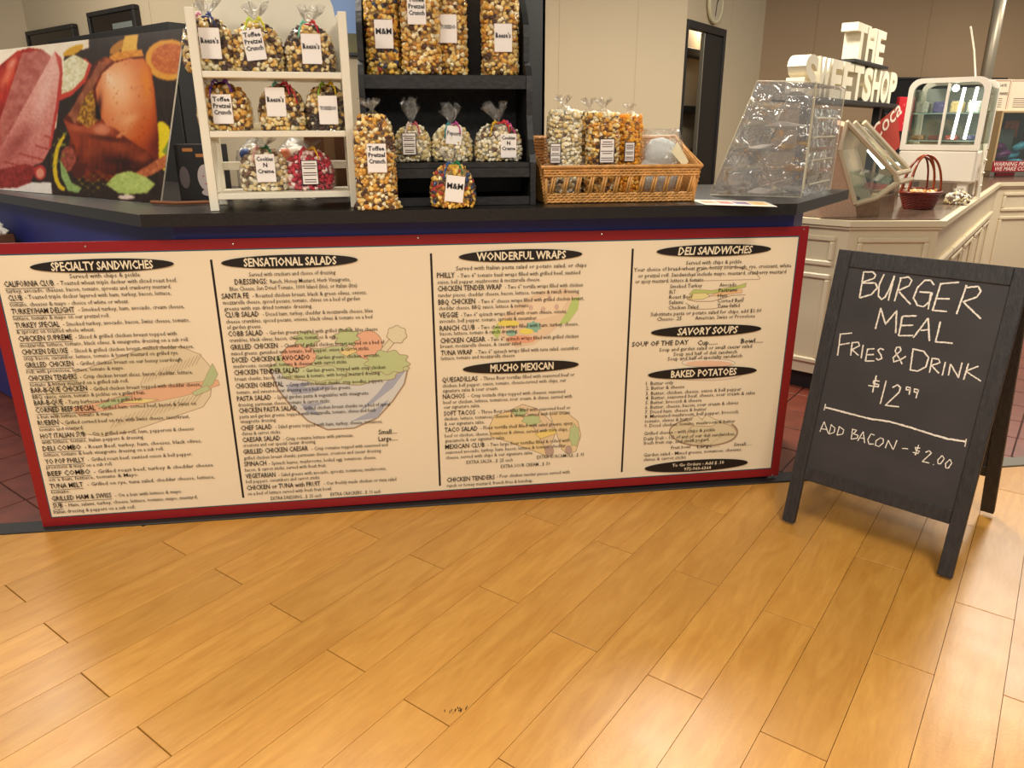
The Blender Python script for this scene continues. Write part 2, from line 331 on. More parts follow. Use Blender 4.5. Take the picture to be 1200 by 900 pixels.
LINES = '''
@specialty_sandwiches
O|A|557|97|385|40
T|A|SPECIALTY SANDWICHES|283|125|835
B|A|Served with chips & pickle|380|168|762
U|A|CALIFORNIA CLUB|28|216|298
B|A|- Toasted wheat triple decker with sliced roast beef,|313|206|962
B|A|turkey, avocado, cheeses, bacon, tomato, sprouts and cranberry mustard.|38|250|933
U|A|CLUB|50|292|128
B|A|- Toasted triple decker layered with ham, turkey, bacon, lettuce,|140|283|932
B|A|tomato, cheeses & mayo - choice of white or wheat.|58|325|705
U|A|TURKEY/HAM DELIGHT|68|366|410
B|A|- Smoked turkey, ham, avocado, cream cheese,|428|350|1003
B|A|lettuce, tomato & mayo on our pretzel roll.|78|400|600
U|A|TURKEY SPECIAL|88|442|330
B|A|- Smoked turkey, avocado, bacon, Swiss cheese, tomato,|345|430|1033
B|A|& sprouts on toasted whole wheat.|95|474|520
U|A|CHICKEN SUPREME|106|515|398
B|A|- Sliced & grilled chicken breast topped with|412|500|962
B|A|mozzarella, lettuce, tomato, black olives, & vinaigrette dressing on a sub roll.|115|548|1030
U|A|CHICKEN DELUXE|124|588|375
B|A|- Sliced & grilled chicken breast, melted cheddar cheese,|390|576|1055
B|A|crisp bacon, cucumber, lettuce, tomato & honey mustard on grilled rye.|133|620|975
U|A|GRILLED CHICKEN|142|660|405
B|A|- Grilled chicken breast on our honey sourdough|420|646|990
B|A|roll, with provolone, lettuce, tomato & mayo.|150|692|680
U|A|CHICKEN TENDERS|160|732|425
B|A|- Crisp chicken breast slices, bacon, cheddar, lettuce,|438|718|1050
B|B|tomato & honey mustard on a grilled sub roll.|168|72|705
U|B|BAR-B-QUE CHICKEN|175|106|480
B|B|- Grilled chicken breast topped with cheddar cheese,|493|93|1095
B|B|BBQ sauce, onion, tomato & pickles on a grilled bun.|183|140|795
U|B|BAR-B-QUE|192|175|348
B|B|- Tasty barbecue beef on a grilled bun.|360|166|780
U|B|CORNED BEEF SPECIAL|200|216|525
B|B|- Grilled ham, corned beef, bacon & Swiss on|538|196|1068
B|B|a bun with lettuce, tomato & mayo.|207|248|622
U|B|RUEBEN|213|285|325
B|B|- Grilled corned beef on rye, with Swiss cheese, sauerkraut,|340|279|1035
B|B|tomato and mustard.|220|318|460
U|B|HOT ITALIAN SUB|227|358|472
B|B|- On a grilled sub roll, ham, pepperoni & cheeses|490|340|1058
B|B|with lettuce, tomato, Italian peppers & dressing.|234|388|790
U|B|DELI COMBO|240|427|448
B|B|- Roast Beef, turkey, ham, cheeses, black olives,|465|412|1100
B|B|lettuce, tomato & herb vinaigrette dressing on a sub roll.|246|458|898
U|B|YO POP PHILLY|253|498|468
B|B|- Grilled roast beef, sautéed onion & bell pepper,|482|482|1050
B|B|provolone & mayo on a sub roll.|259|526|620
U|B|BEEF COMBO|266|565|500
B|B|- Grilled roast beef, turkey & cheddar cheese|515|548|1163
B|B|on a bun, lettuce, tomato & Mayo.|272|594|762
U|B|TUNA MELT|279|634|460
B|B|- Grilled on rye, tuna salad, cheddar cheese, lettuce,|480|618|1173
B|B|tomato.|285|663|390
U|B|GRILLED HAM & SWISS|290|702|615
B|B|- On a bun with lettuce & mayo.|630|678|995
U|B|SUB|297|741|350
B|B|- Ham, salami, turkey, cheese, lettuce, tomato, mayo, mustard,|362|734|1082
B|B|Italian dressing & peppers on a sub roll.|300|772|745
@sensational_salads
O|C|445|92|352|38
T|C|SENSATIONAL SALADS|205|115|688
B|C|Served with crackers and choice of dressing|232|172|682
H|C|DRESSINGS:|158|215|328
B|C|Ranch, Honey Mustard, Herb Vinaigrette,|342|208|760
B|C|Blue Cheese, Sun Dried Tomato, 1000 Island (lite), or Italian (lite)|132|248|795
H|C|SANTA FE|90|290|232
B|C|- Roasted chicken breast, black & green olives, onions,|250|283|845
B|C|mozzarella cheese, spiced pecans, tomato, chives on a bed of garden|97|320|810
B|C|greens with sun dried tomato dressing.|103|352|563
H|C|CLUB SALAD|108|388|285
B|C|- Diced ham, turkey, cheddar & mozzarella cheese, blue|303|380|877
B|C|cheese crumbles, spiced pecans, onions, black olives & tomato on a bed|113|420|875
B|C|of garden greens.|118|450|298
H|C|COBB SALAD|124|488|307
B|C|- Garden greens topped with grilled chicken, blue cheese|323|478|902
B|C|crumbles, black olives, bacon, cheese, tomatoes & egg.|130|518|688
H|C|GRILLED CHICKEN|135|558|383
B|C|- Chunks of grilled chicken breast served on a bed of|400|546|938
B|C|mixed greens, garnished with tomato, bell pepper, onion & carrot sticks.|140|588|860
H|C|DICED CHICKEN & AVOCADO|145|626|552
B|C|- Garden greens, chicken, avocado,|566|607|915
B|C|mushrooms, cucumber, tomato & cheeses with carrot sticks.|152|655|745
H|C|CHICKEN TENDER SALAD|155|692|497
B|C|- Garden greens, topped with crisp chicken|513|675|942
B|C|breast chunks, bacon, cheeses, chives & tomato, with honey mustard dressing.|160|722|918
H|D|CHICKEN ORIENTAL|163|118|413
B|D|- Crisp chicken breast chunks, crisp noodles, peppers,|428|106|932
B|D|tomato, and sweet-n-sour dressing on a bed of garden greens.|168|148|765
H|D|PASTA SALAD|171|185|350
B|D|- Spiral garden pasta & vegetables with vinaigrette|365|173|855
B|D|dressing, parmesan cheese, tomato & carrot sticks.|176|214|657
H|D|CHICKEN PASTA SALAD|180|248|485
B|D|- Grilled chicken breast chunks on a bed of spiral|500|230|965
B|D|pasta and garden greens, topped with mozzarella, tomato, chives and herb|184|276|895
B|D|vinaigrette dressing.|188|302|377
H|D|CHEF SALAD|191|340|355
B|D|- Salad greens topped with ham, turkey, cheese, tomatoes,|370|328|928
B|D|chives & carrot sticks.|195|366|400
H|D|CAESAR SALAD|199|402|397
B|D|- Crisp romaine lettuce with parmesan,|410|392|778
B|D|croutons and our special caesar dressing.|202|428|583
H|D|Small....|906|356|1003
H|D|Large.....|906|392|1007
H|D|GRILLED CHICKEN CAESAR|203|465|543
B|D|- Crisp romaine topped with seasoned and|558|443|955
B|D|grilled chicken breast chunks, parmesan cheese, croutons and caesar dressing.|207|496|925
H|D|SPINACH|209|530|325
B|D|- Spinach leaves, mushrooms, boiled egg, tomatoes, cheese,|337|522|897
B|D|bacon, & carrot sticks, served with fresh fruit.|213|558|638
H|D|VEGETARIAN|217|594|373
B|D|- Salad greens with avocado, sprouts, tomatoes, mushrooms,|387|582|948
B|D|bell peppers, cucumbers and carrot sticks|219|620|602
H|D|CHICKEN or TUNA with FRUIT|222|656|607
B|D|- Our freshly made chicken or tuna salad|622|626|1000
B|D|on a bed of lettuce served with fresh fruit bowl.|227|684|668
B|D|EXTRA DRESSING....$ .25 each|348|708|612
B|D|EXTRA CRACKERS....$ .10 each|657|684|918
@wonderful_wraps
O|E|531|87|343|38
T|E|WONDERFUL WRAPS|280|110|782
B|E|Served with Italian pasta salad or potato salad, or chips|165|172|897
H|E|PHILLY|58|215|158
B|E|- Two 6" tomato basil wraps filled with grilled beef, sautéed|173|213|862
B|E|onion, bell pepper, mushrooms & mozzarella cheese.|60|250|638
H|E|CHICKEN TENDER WRAP|62|290|423
B|E|- Two 6" tortilla wraps filled with chicken|440|276|877
B|E|tender pieces, cheddar cheese, bacon, lettuce, tomato & ranch dressing|64|324|855
H|E|BBQ CHICKEN|66|366|273
B|E|- Two 6" cheese wraps filled with grilled chicken breast,|290|358|883
B|E|cheddar cheese, BBQ sauce, lettuce & tomato.|68|397|577
H|E|VEGGIE|71|440|177
B|E|- Two 6" spinach wraps filled with cream cheese, onions,|192|434|787
B|E|avocado, bell pepper, tomato, sprouts & cucumber.|72|470|622
H|E|RANCH CLUB|74|514|272
B|E|- Two cheese wraps filled with ham, turkey, cheese,|288|504|852
B|E|bacon, lettuce, tomato & ranch dressing.|75|541|512
H|E|CHICKEN CAESAR|77|584|330
B|E|- Two 6" spinach wraps filled with grilled chicken|345|572|852
B|E|breast, mozzarella cheese, & caesar salad.|78|612|535
H|E|TUNA WRAP|80|654|258
B|E|- Two 6" spinach wraps filled with tuna salad, cucumber,|275|644|857
B|E|lettuce, tomato and mozzarella cheese|81|680|495
@mucho_mexican
O|F|532|92|322|36
T|F|MUCHO MEXICAN|358|116|712
H|F|QUESADILLAS|87|182|287
B|F|- Three flour tortillas filled with seasoned beef or|303|170|830
B|F|chicken, bell pepper, onion, tomato, cheese-served with chips, our|89|212|783
B|F|signature salsa & sour cream.|91|240|402
H|F|NACHOS|91|277|215
B|F|- Crisp tostada chips topped with cheeses, seasoned|232|268|777
B|F|beef or chicken, lettuce, tomatoes, sour cream, & chives, served with|94|306|815
B|F|our signature salsa.|96|333|300
H|F|SOFT TACOS|97|373|273
B|F|- Three flour tortillas filled with seasoned beef or|290|360|807
B|F|chicken, lettuce, tomatoes, cheeses & chives, served with sour cream|98|400|803
B|F|& our signature salsa.|100|428|325
H|F|TACO SALAD|101|466|287
B|F|- Flour tortilla shell filled with salad greens, spicy|302|450|820
B|F|beef or chicken, cheese, tomatoes & chives, served with corn chips,|102|496|793
B|F|guacamole & our signature salsa.|104|524|440
H|F|MEXICAN CLUB|105|562|327
B|F|- Two large flour tortillas filled & rolled with|342|545|802
B|F|seasoned avocado, turkey, ham, bacon, lettuce & tomato, cheddar|106|590|780
B|F|cheese, served with chips & our signature salsa.|108|620|597
B|F|EXTRA SALSA....$ .25 each|224|646|483
B|F|EXTRA GUACAMOLE....$ .95|620|614|883
B|F|EXTRA SOUR CREAM....$ .50|417|668|693
H|F|CHICKEN TENDERS|113|750|383
B|F|- Four chicken tender pieces served with|395|724|803
B|F|ranch or honey mustard, french fries & ketchup.|115|780|597
@deli_sandwiches
O|G|572|135|337|38
T|G|DELI SANDWICHES|352|162|795
B|G|Served with chips & pickle|402|222|733
B|G|Your choice of bread-wheat grain, honey sourdough, rye, croissant, white|90|264|1027
B|G|or pretzel roll. Sandwiches include mayo, mustard, cranberry mustard|116|300|997
B|G|or spicy mustard, lettuce & tomato|98|334|505
B|G|Smoked Turkey|306|362|497
B|G|Avocado|602|352|703
B|G|BLT|303|395|340
B|G|Pastrami|597|384|705
B|G|Roast Beef|301|426|441
B|G|Ham|592|416|648
B|G|Salami|299|458|383
B|G|Corned Beef|590|447|747
B|G|Chicken Salad|296|490|474
B|G|Tuna Salad|588|478|722
B|G|Substitute pasta or potato salad for chips, add $1.00|190|530|850
B|G|Cheese- .25|228|558|375
B|G|American, Swiss or Provolone|456|550|813
@savory_soups
O|G|526|615|325|36
T|G|SAVORY SOUPS|348|642|708
H|G|SOUP OF THE DAY|78|714|415
H|G|Cup......|470|702|590
H|G|Bowl.....|730|690|862
B|G|Soup and garden salad or small caesar salad|242|742|793
B|G|Soup and half of deli sandwich|327|768|705
B|G|Soup and half of specialty sandwich|292|796|735
@baked_potatoes
O|H|503|178|320|36
T|H|BAKED POTATOES|310|205|700
B|H|1. Butter only|163|256|325
B|H|2. Butter & cheese|162|284|390
B|H|3. Butter, chicken, cheese, onion & bell pepper|161|316|728
B|H|4. Butter, seasoned beef, cheese, sour cream & salsa|160|343|810
B|H|5. Butter, broccoli & cheese|159|371|493
B|H|6. Butter, cheese, bacon, sour cream & chives|157|399|710
B|H|7. Diced ham, cheese & butter|156|427|522
B|H|8. Marinated mushroom, bell pepper, broccoli,|155|454|714
B|H|tomato, chives & butter|154|482|440
B|H|9. Diced chicken, tomato, mushroom & butter|153|510|692
B|H|Grilled cheese - with chips & pickle|150|556|573
B|H|Daily Deli - 1/2 of any of our deli sandwiches,|149|588|692
B|H|fresh fruit cup, and small yogurt.|148|614|540
B|H|Fruit bowl|312|640|427
B|H|Large.....|468|632|600
B|H|Small.....|688|618|797
B|H|Garden salad - Mixed greens, tomatoes, cheeses,|148|686|730
B|H|chives & carrot sticks|147|713|398
O|H|466|737|303|36
C|H|To Go Orders - Add $ .10|318|745|625
C|H|972-960-6364|388|767|548
'''
jobs = []; sect = None; ovals = []
for ln in LINES.strip().split('\n'):
    if ln[0] == '@': sect = ln[1:]; continue
    a = ln.split('|')
    if a[0] == 'O': ovals.append((sect, a[1], *map(float, a[2:]))); continue
    k = a[0]; size = {'T': .040, 'H': .0275, 'U': .0275, 'B': .0212, 'C': .0195}[k]; bold = {'T': .026, 'H': .012, 'U': .012, 'B': .002, 'C': .012}[k]
    jobs.append((sect, k, a[1], a[2], float(a[3]), float(a[4]), float(a[5]), text(a[2], size, bold, 1, .18 if (k == 'T' and sect in ('deli_sandwiches', 'savory_soups')) else 0)))
arrs = text_arrays([j[-1] for j in jobs]); secs = {}
for (sect, k, zc, s, x0, y0, x1, _), (v, f) in zip(jobs, arrs):
    p = bp_(zc, x0, y0); q = bp_(zc, x1, y0); w = q[0]-p[0]
    if k == 'T': p[2] = [bp_(o[1], o[2], o[3])[2] for o in ovals if o[0] == sect][0]-.0135
    mn, mx = v[:, 0].min(), v[:, 0].max(); sx = w/(mx-mn)
    mb = secs.setdefault((sect, k in 'TC'), MB()); yy = -.0062 if k in 'TC' else -.0045
    mb.add([(p[0]+(a[0]-mn)*sx, yy, p[2]+a[1]) for a in v], f)
    if k == 'U': mb.add([(p[0], yy, p[2]-.0075), (q[0], yy, p[2]-.0075), (q[0], yy, p[2]-.0058), (p[0], yy, p[2]-.0058)], [(0, 1, 2, 3)])
for (sect, inv), mb in secs.items():
  mb.build(('heading_lettering' if inv else 'menu_lettering'), M_creamtxt if inv else M_ink, MBo)['kind'] = 'stuff'
for (sect, zc, cx, cy, hw, hh) in ovals:
    p = bp_(zc, cx, cy); w = bp_(zc, cx+hw, cy)[0]-p[0]; h = abs(bp_(zc, cx, cy+hh)[2]-p[2])*.93
    MB().sweep([(p[0]+w*math.cos(t), -.0055, p[2]+h*math.sin(t)) for t in np.linspace(0, 2*math.pi, 48, endpoint=False)], (0, .004, 0)).build('heading_oval', M_ink, MBo)
for (a, b) in (((246, 304), (287, 587)), ((503.5, 296), (517, 571)), ((741, 290), (729, 553))):
    p = onb(*a); q = onb(*b); x = (Py(*a, 0)[0]+Py(*b, 0)[0])/2; MB().box(x-.0038, x+.0038, -.0015, -.0006, q[2], p[2]).build('column_rule', M_ink, MBo)
# pale printed drawings
NDRAW = [0]
def drawing(zc, shapes):
    mb = MB(); ms = []; NDRAW[0] += 1; y0 = -.0010-.0011*(zc in 'CE')
    for i, (c, pts, line) in enumerate(shapes):
        P = [bp_(zc, *p) for p in pts]; y = y0-(.0001 if zc in 'CD' else .00016)*min(i, 12)
        if c is not None:
            mm = mat('print_%d_%d_%d' % c, c, .5); ms.append(mm); mb.add([(p[0], y, p[2]) for p in P], [tuple(range(len(P)))], len(ms)-1)
        if line:
            mm = mat('print_line', (168, 140, 112), .5); ms.append(mm)
            for a, b in zip(P, P[1:]+([P[0]] if c is not None or line > 0 else [])):
                d = np.array([b[0]-a[0], b[2]-a[2]]); l = np.linalg.norm(d)+1e-9; n = np.array([-d[1], d[0]])/l*abs(line)*.0008
                mb.add([(a[0]-n[0], y-.00005, a[2]-n[1]), (b[0]-n[0], y-.00005, b[2]-n[1]), (b[0]+n[0], y-.00005, b[2]+n[1]), (a[0]+n[0], y-.00005, a[2]+n[1])], [(0, 1, 2, 3)], len(ms)-1)
    return mb.build('food_drawing', ms, MBo)
def ell(cx, cy, rx, ry, n=28, a0=0, a1=2*math.pi, wob=0, k=7):
    return [(cx+rx*math.cos(t)*(1+wob*math.sin(k*t)), cy+ry*math.sin(t)*(1+wob*math.sin(k*t))) for t in np.linspace(a0, a1, n, endpoint=abs(a1-a0) < 6.28)]
breadc = (222, 204, 168)
def hatch(x0, y0, x1, y1, n, dx, dy): return [(None, [(x0+(x1-x0)*i/n, y0+(y1-y0)*i/n), (x0+(x1-x0)*i/n+dx, y0+(y1-y0)*i/n+dy)], -.7) for i in range(n)]
drawing('B', [(breadc, [(250, 80), (420, -10), (640, -90), (800, -150), (980, -150), (1080, -110), (1140, -40), (1150, 20), (1140, 120), (1100, 180), (900, 250), (700, 320), (560, 345), (440, 330), (330, 270), (270, 190)], 1.5),
              ((226, 176, 140), [(380, 190), (560, 150), (760, 90), (900, 60), (1180, 30), (1190, 60), (1000, 120), (860, 150), (640, 190), (430, 230)], 1),
              ((180, 190, 140), [(1080, 90), (1130, -20), (1150, -60), (1180, 0), (1150, 60)], 1), ((180, 190, 140), [(520, 175), (640, 130), (720, 120), (660, 160), (560, 190)], 1), ((232, 214, 140), [(640, 160), (760, 135), (860, 140), (780, 160)], 1),
              ((190, 196, 148), [(1040, 100), (1120, 60), (1140, 85), (1060, 120)], 1)]+hatch(760, 60, 1080, -60, 16, 30, -60)+hatch(600, 300, 1080, 150, 20, 40, -60))
drawing('D', [((212, 208, 200), [(340, 20), (1060, 0), (1040, 90), (980, 180), (900, 270), (780, 325), (640, 335), (540, 290), (440, 200), (380, 120)], 4),
              ((168, 170, 182), [(1045, 20), (980, 110), (880, 190), (800, 240), (900, 140), (960, 60)], 0), ((168, 170, 182), [(420, 100), (560, 80), (520, 110), (680, 100), (560, 140), (460, 150)], 0), ((168, 170, 182), [(760, 290), (880, 230), (960, 170), (900, 270)], 0), ((168, 170, 182), [(500, 200), (640, 190), (560, 215), (600, 260), (540, 250)], 0)])
drawing('C', [((196, 200, 150), ell(700, 640, 350, 100, 60, wob=.06, k=11), 1.5), ((232, 178, 146), ell(490, 590, 90, 60), 1.5), ((232, 176, 142), ell(850, 530, 75, 75), 1.5), ((226, 212, 176), ell(1000, 475, 50, 45, 30, wob=.08), 1.5), ((226, 212, 176), [(880, 600), (960, 500), (985, 520), (910, 610)], 1.5),
              ((190, 198, 142), ell(950, 620, 110, 60, 50, wob=.12, k=9), 1.5), ((190, 198, 142), ell(740, 490, 60, 45, 40, wob=.2, k=8), 1.5), ((190, 198, 142), ell(530, 500, 60, 40, 40, wob=.2, k=8), 1.5), ((234, 206, 140), [(700, 570), (760, 540), (800, 560), (740, 590)], 1), ((200, 204, 156), ell(600, 680, 150, 40, 50, wob=.1, k=9), 1.2)])
drawing('E', [((232, 202, 166), [(390, 480), (480, 380), (640, 290), (780, 270), (860, 300), (840, 380), (700, 520), (600, 590), (500, 605), (420, 560)], 0), ((240, 214, 178), [(500, 440), (600, 340), (720, 300), (800, 330), (740, 420), (620, 450)], 0),
              ((188, 204, 120), [(740, 480), (790, 400), (820, 330), (860, 320), (850, 390), (800, 460)], 0), ((188, 204, 120), [(365, 520), (400, 470), (420, 520), (395, 560)], 0), ((236, 214, 100), ell(460, 470, 60, 18), 0), ((140, 184, 160), ell(600, 490, 40, 30, 20, wob=.2), 0), ((236, 214, 100), ell(560, 515, 40, 16), 0), ((150, 186, 160), ell(475, 525, 30, 18), 0), ((232, 166, 130), ell(530, 560, 80, 22), 0)]+[((216, 182, 160), ell(x, y, 12, 16), 0) for x, y in ((585, 380), (655, 390), (730, 375), (690, 325))])
drawing('F', [((234, 206, 150), [(350, 440), (380, 370), (460, 345), (560, 380), (620, 440), (650, 520), (680, 600), (600, 570), (460, 520), (360, 490)], 1.5), ((228, 200, 160), [(470, 340), (540, 305), (620, 330), (700, 400), (720, 480), (680, 590), (620, 460), (560, 390)], 1.5), ((230, 204, 156), [(690, 350), (780, 345), (850, 400), (868, 480), (840, 570), (790, 585), (760, 560), (730, 470)], 1.5),
              ((186, 198, 142), ell(590, 395, 50, 30, 30, wob=.15), 1), ((186, 198, 142), ell(830, 480, 28, 60, 30, wob=.12), 1), ((186, 198, 142), ell(520, 350, 40, 22, 30, wob=.15), 1), ((184, 156, 140), ell(690, 570, 24, 32), 1), ((184, 156, 140), ell(798, 562, 18, 24), 1), ((238, 210, 120), [(610, 470), (720, 440), (730, 470), (640, 500)], 1)])
drawing('G', [((188, 196, 112), [(420, 400), (450, 370), (560, 375), (700, 350), (765, 330), (760, 355), (680, 375), (560, 395)], 1), ((232, 216, 150), [(410, 430), (440, 395), (520, 390), (550, 410), (500, 430)], 1.2), ((236, 190, 140), [(540, 410), (600, 385), (740, 370), (740, 388), (620, 405)], 1)]+[(None, ell(640, 320, 210, 90, 20, math.pi, 1.95*math.pi), -1.4), (None, [(430, 320), (845, 308)], -1.2), (None, [(410, 430), (470, 442), (560, 440), (680, 405), (760, 400)], -1.5), (None, [(400, 450), (460, 488), (560, 485), (700, 460), (750, 410)], -1.2)])
drawing('H', [((236, 224, 204), ell(538, 120, 160, 26), 1.2), ((236, 190, 156), ell(542, 125, 140, 18), 0), ((232, 214, 190), ell(505, 190, 230, 36, 24, 0, math.pi), 1)])
drawing('H', [((222, 204, 166), ell(506, 535, 205, 85), 0), (None, ell(506, 535, 205, 85, 40, -.6, math.pi*.75), -5), (None, ell(500, 535, 195, 80, 40, math.pi*.75, math.pi*1.45), -3.5), (None, ell(560, 545, 150, 70), -1.2), ((232, 216, 180), [(400, 460), (470, 435), (500, 465), (520, 430), (600, 470), (560, 500), (450, 500)], 1.2)]+[(None, [(480+i*17, 560+(i*37 % 50)), (492+i*17, 555+(i*37 % 50))], -1) for i in range(8)])

# ------------------------------------------------------------------ A-frame chalkboard
AE = np.array([.6334, -.7738, 0.]); AF0 = np.array([1.335, -.361, 0.])-AE*.022; AN = np.array([.7738, .6334, 0.]); AW = .57; LEAN = .205; AH = 1.0
SB = thing('sandwich_board', 'black wooden chalkboard easel sign with handwritten burger meal offer', 'chalkboard sign', AF0, math.atan2(AE[1], AE[0]))
al = math.atan2(LEAN, AH); SL = math.hypot(LEAN, AH)
# local frame of front leaf: x along width, y = outwards back, z along the leaf
MF = Matrix.Rotation(-al, 4, 'X'); RB = .585; rb = math.atan2(RB-LEAN-.03, AH)
MR = Matrix.Translation((0, RB, 0)) @ Matrix.Rotation(rb, 4, 'X')
for nm, MM in (('front', MF), ('rear', MR)):
    s_ = -1 if nm == 'front' else 1
    for x0 in (0, AW-.045): MB().bbox(x0, x0+.045, 0, .022, 0.012, SL-.005, .002).build('leg', M_stain, SB, M=MM)
    MB().bbox(.045, AW-.045, 0.001, .021, SL-.062, SL-.005, .002).build('top_rail', M_stain, SB, M=MM)
    MB().bbox(.045, AW-.045, 0.001, .021, .185, .232, .002).build('bottom_rail', M_stain, SB, M=MM)
    MB().box(.045, AW-.045, .006, .016, .23, SL-.06).build('chalk_panel', M_slate, SB, M=MM)
for x in (.09, AW-.12): MB().tube([(x, LEAN+.022, AH-.035), (x+.05, LEAN+.022, AH-.035)], .006, 8).build('hinge', M_steel, SB)
# the chalk strokes, on the face of the front panel
NF = np.array([-AN[0]*math.cos(al), -AN[1]*math.cos(al), math.sin(al)])
def af_pt(x, y):
    n_up = np.array([AN[0]*math.sin(al), AN[1]*math.sin(al), math.cos(al)])
    P = Pl(x, y, AF0+(-NF)*.0055, NF); d = P-AF0; return np.array([d@AE, d@n_up])
Z1 = (980, 300, 190/1200); Z2 = (960, 380, 200/1200); Z3 = (940, 460, 200/1200)
ST = [(Z1, .0052, '''205,115 172,310|205,118 270,118 292,140 280,165 195,195|195,200 290,200 305,235 260,285 172,310|355,135 318,215 312,295 335,322 365,300 395,240 432,145|432,145 385,330|480,160 432,335|470,165 535,155 560,180 540,220 460,255|465,265 550,358|725,215 700,180 655,180 600,235 572,310 600,365 645,375 690,340 710,272 615,265|700,275 680,395|775,200 712,405|775,205 910,195|740,315 840,318|712,402 820,410|965,215 890,430|955,235 1050,225 1070,260 1040,305 935,340|945,345 1070,465|330,385 290,540|330,385 365,505 447,405 440,570|490,445 462,590|490,445 595,443|478,515 570,512|462,590 570,588|680,460 570,605|680,460 690,630|625,550 690,545|772,485 735,635 862,645'''),
      (Z2, .0045, '''150,65 130,220|145,70 232,62|140,145 215,132|232,130 222,220|228,130 275,125 285,150 232,178 278,220|310,145 295,240|340,172 325,260|340,175 390,172|335,215 385,212|325,258 388,258|455,180 430,170 412,185 435,215 440,240 415,252 400,240|610,225 570,250 525,265 520,235 575,185 570,160 545,162 535,190 585,280|660,175 640,325|655,172 735,190 770,235 750,300 690,330 640,320|795,240 775,340|790,240 840,245 850,270 790,290 842,345|888,265 865,360|925,280 908,360|925,280 980,375 1005,270|1050,275 1015,390|1120,295 1030,330 1138,400|425,400 385,395 380,415 420,425 415,440 345,430|402,360 375,480|472,395 430,560|515,445 550,425 572,445 560,480 465,570 562,580|640,445 615,440 612,460 640,462 642,445 632,495|695,460 670,455 668,475 695,480 698,460 680,520'''),
      (Z3, .0062, '''165,105 250,125 340,150 480,185 620,205 760,245 900,290 1020,325 1150,345'''),
      (Z3, .0034, '''165,80 155,125|1155,325 1145,380|155,205 125,275|155,205 185,290|140,255 175,260|205,225 190,292|203,225 232,250 225,280 190,292|262,238 245,300|260,238 293,262 285,292 245,300|355,258 345,328|350,258 385,265 360,290 395,300 385,322 345,328|430,275 390,340|430,275 440,355|410,320 440,322|510,300 485,290 462,330 470,362 505,362|550,318 520,340 515,370 540,380 570,355 572,328 550,318|605,335 585,390|605,335 640,402 668,335|702,392 745,396|830,392 795,385 800,405 825,412 815,428 778,420|820,368 795,440|868,420 895,408 910,425 845,485 895,495|922,505 926,508|985,442 955,475 955,500 975,500 1000,465 985,442|1040,470 1008,500 1010,530 1030,530 1052,495 1040,470''')]
ch = MB(); ns = 0
for (ox, oy, k), wd, data in ST:
    for st in data.split('|'):
        P = [af_pt(ox+float(p.split(',')[0])*k, oy+float(p.split(',')[1])*k) for p in st.split()]; ns += 1
        # resample and wobble so the ribbon looks hand drawn
        Q = []
        for a, b in zip(P, P[1:]):
            n = max(2, int(np.linalg.norm(b-a)/.004)); Q += [a+(b-a)*t for t in np.arange(n)/n]
        Q.append(P[-1]); y = .0052-.00006*(ns % 8); L_ = []; R_ = []
        for i, p in enumerate(Q):
            t = Q[min(i+1, len(Q)-1)]-Q[max(i-1, 0)]; t = t/(np.linalg.norm(t)+1e-9); n = np.array([-t[1], t[0]])
            L_.append(p+n*wd/2*random.uniform(.7, 1.25)); R_.append(p-n*wd/2*random.uniform(.7, 1.25))
        for i in range(len(Q)-1):
            ch.add([(q[0], y, q[1]) for q in (R_[i], R_[i+1], L_[i+1], L_[i])], [(0, 1, 2, 3)])
c_ = ch.build('chalk_lettering', M_chalk, SB, M=MF); c_['kind'] = 'stuff'

# ------------------------------------------------------------------ food poster on the left wing
PB = np.array([-.914, .327, 1.1405]); pe = np.array([-.757, .653, 0.]); pbk = np.array([.653, .757, 0.])
pup = np.array([0, 0, .606])+pbk*.196; PLn = 1.45
PO = thing('food_poster', 'large printed poster of sliced ham and roast turkey leaning on counter', 'poster', PB+pe*PLn/2)
n1, n2 = 300, 170; pn = np.cross(pe, pup); pn /= np.linalg.norm(pn)
if pn@(O-PB) < 0: pn = -pn
GU, GV = np.meshgrid(np.linspace(0, 1, n1), np.linspace(0, 1, n2), indexing='ij')
GP = PB+GU[..., None]*pe*PLn+GV[..., None]*pup+pn*.0006
XY = PX(GP.reshape(-1, 3)).reshape(n1, n2, 2)        # where each point of the print falls in the traced picture
X_, Y_ = XY[..., 0], XY[..., 1]
def vnoise(sx, sy, seed, oct_=3):
    r = np.random.default_rng(seed); out = np.zeros_like(X_); amp = 1; tot = 0
    for o_ in range(oct_):
        g = r.random((128, 128)); fx = (X_/sx*2**o_) % 127; fy = (Y_/sy*2**o_) % 127; ix = fx.astype(int); iy = fy.astype(int); tx = fx-ix; ty = fy-iy
        tx = tx*tx*(3-2*tx); ty = ty*ty*(3-2*ty)
        v = (g[ix, iy]*(1-tx)+g[ix+1, iy]*tx)*(1-ty)+(g[ix, iy+1]*(1-tx)+g[ix+1, iy+1]*tx)*ty
        out += amp*v; tot += amp; amp *= .55
    return out/tot
def inpoly(pts):
    ins = np.zeros(X_.shape, bool); n = len(pts)
    for i in range(n):
        x1, y1 = pts[i]; x2, y2 = pts[(i+1) % n]
        if y1 == y2: continue
        c = ((y1 > Y_) != (y2 > Y_)) & (X_ < (x2-x1)*(Y_-y1)/(y2-y1)+x1); ins ^= c
    return ins
IMG = np.zeros(X_.shape+(3,)); 
def fill(mask, c1, c2=None, t=None):
    c1 = np.array(c1, float)
    if c2 is None: IMG[mask] = c1
    else: t = np.clip(t, 0, 1)[..., None]; IMG[mask] = (c1*(1-t)+np.array(c2, float)*t)[mask]
def lin(x0, y0, x1, y1): d = np.array([x1-x0, y1-y0], float); return ((X_-x0)*d[0]+(Y_-y0)*d[1])/(d@d)
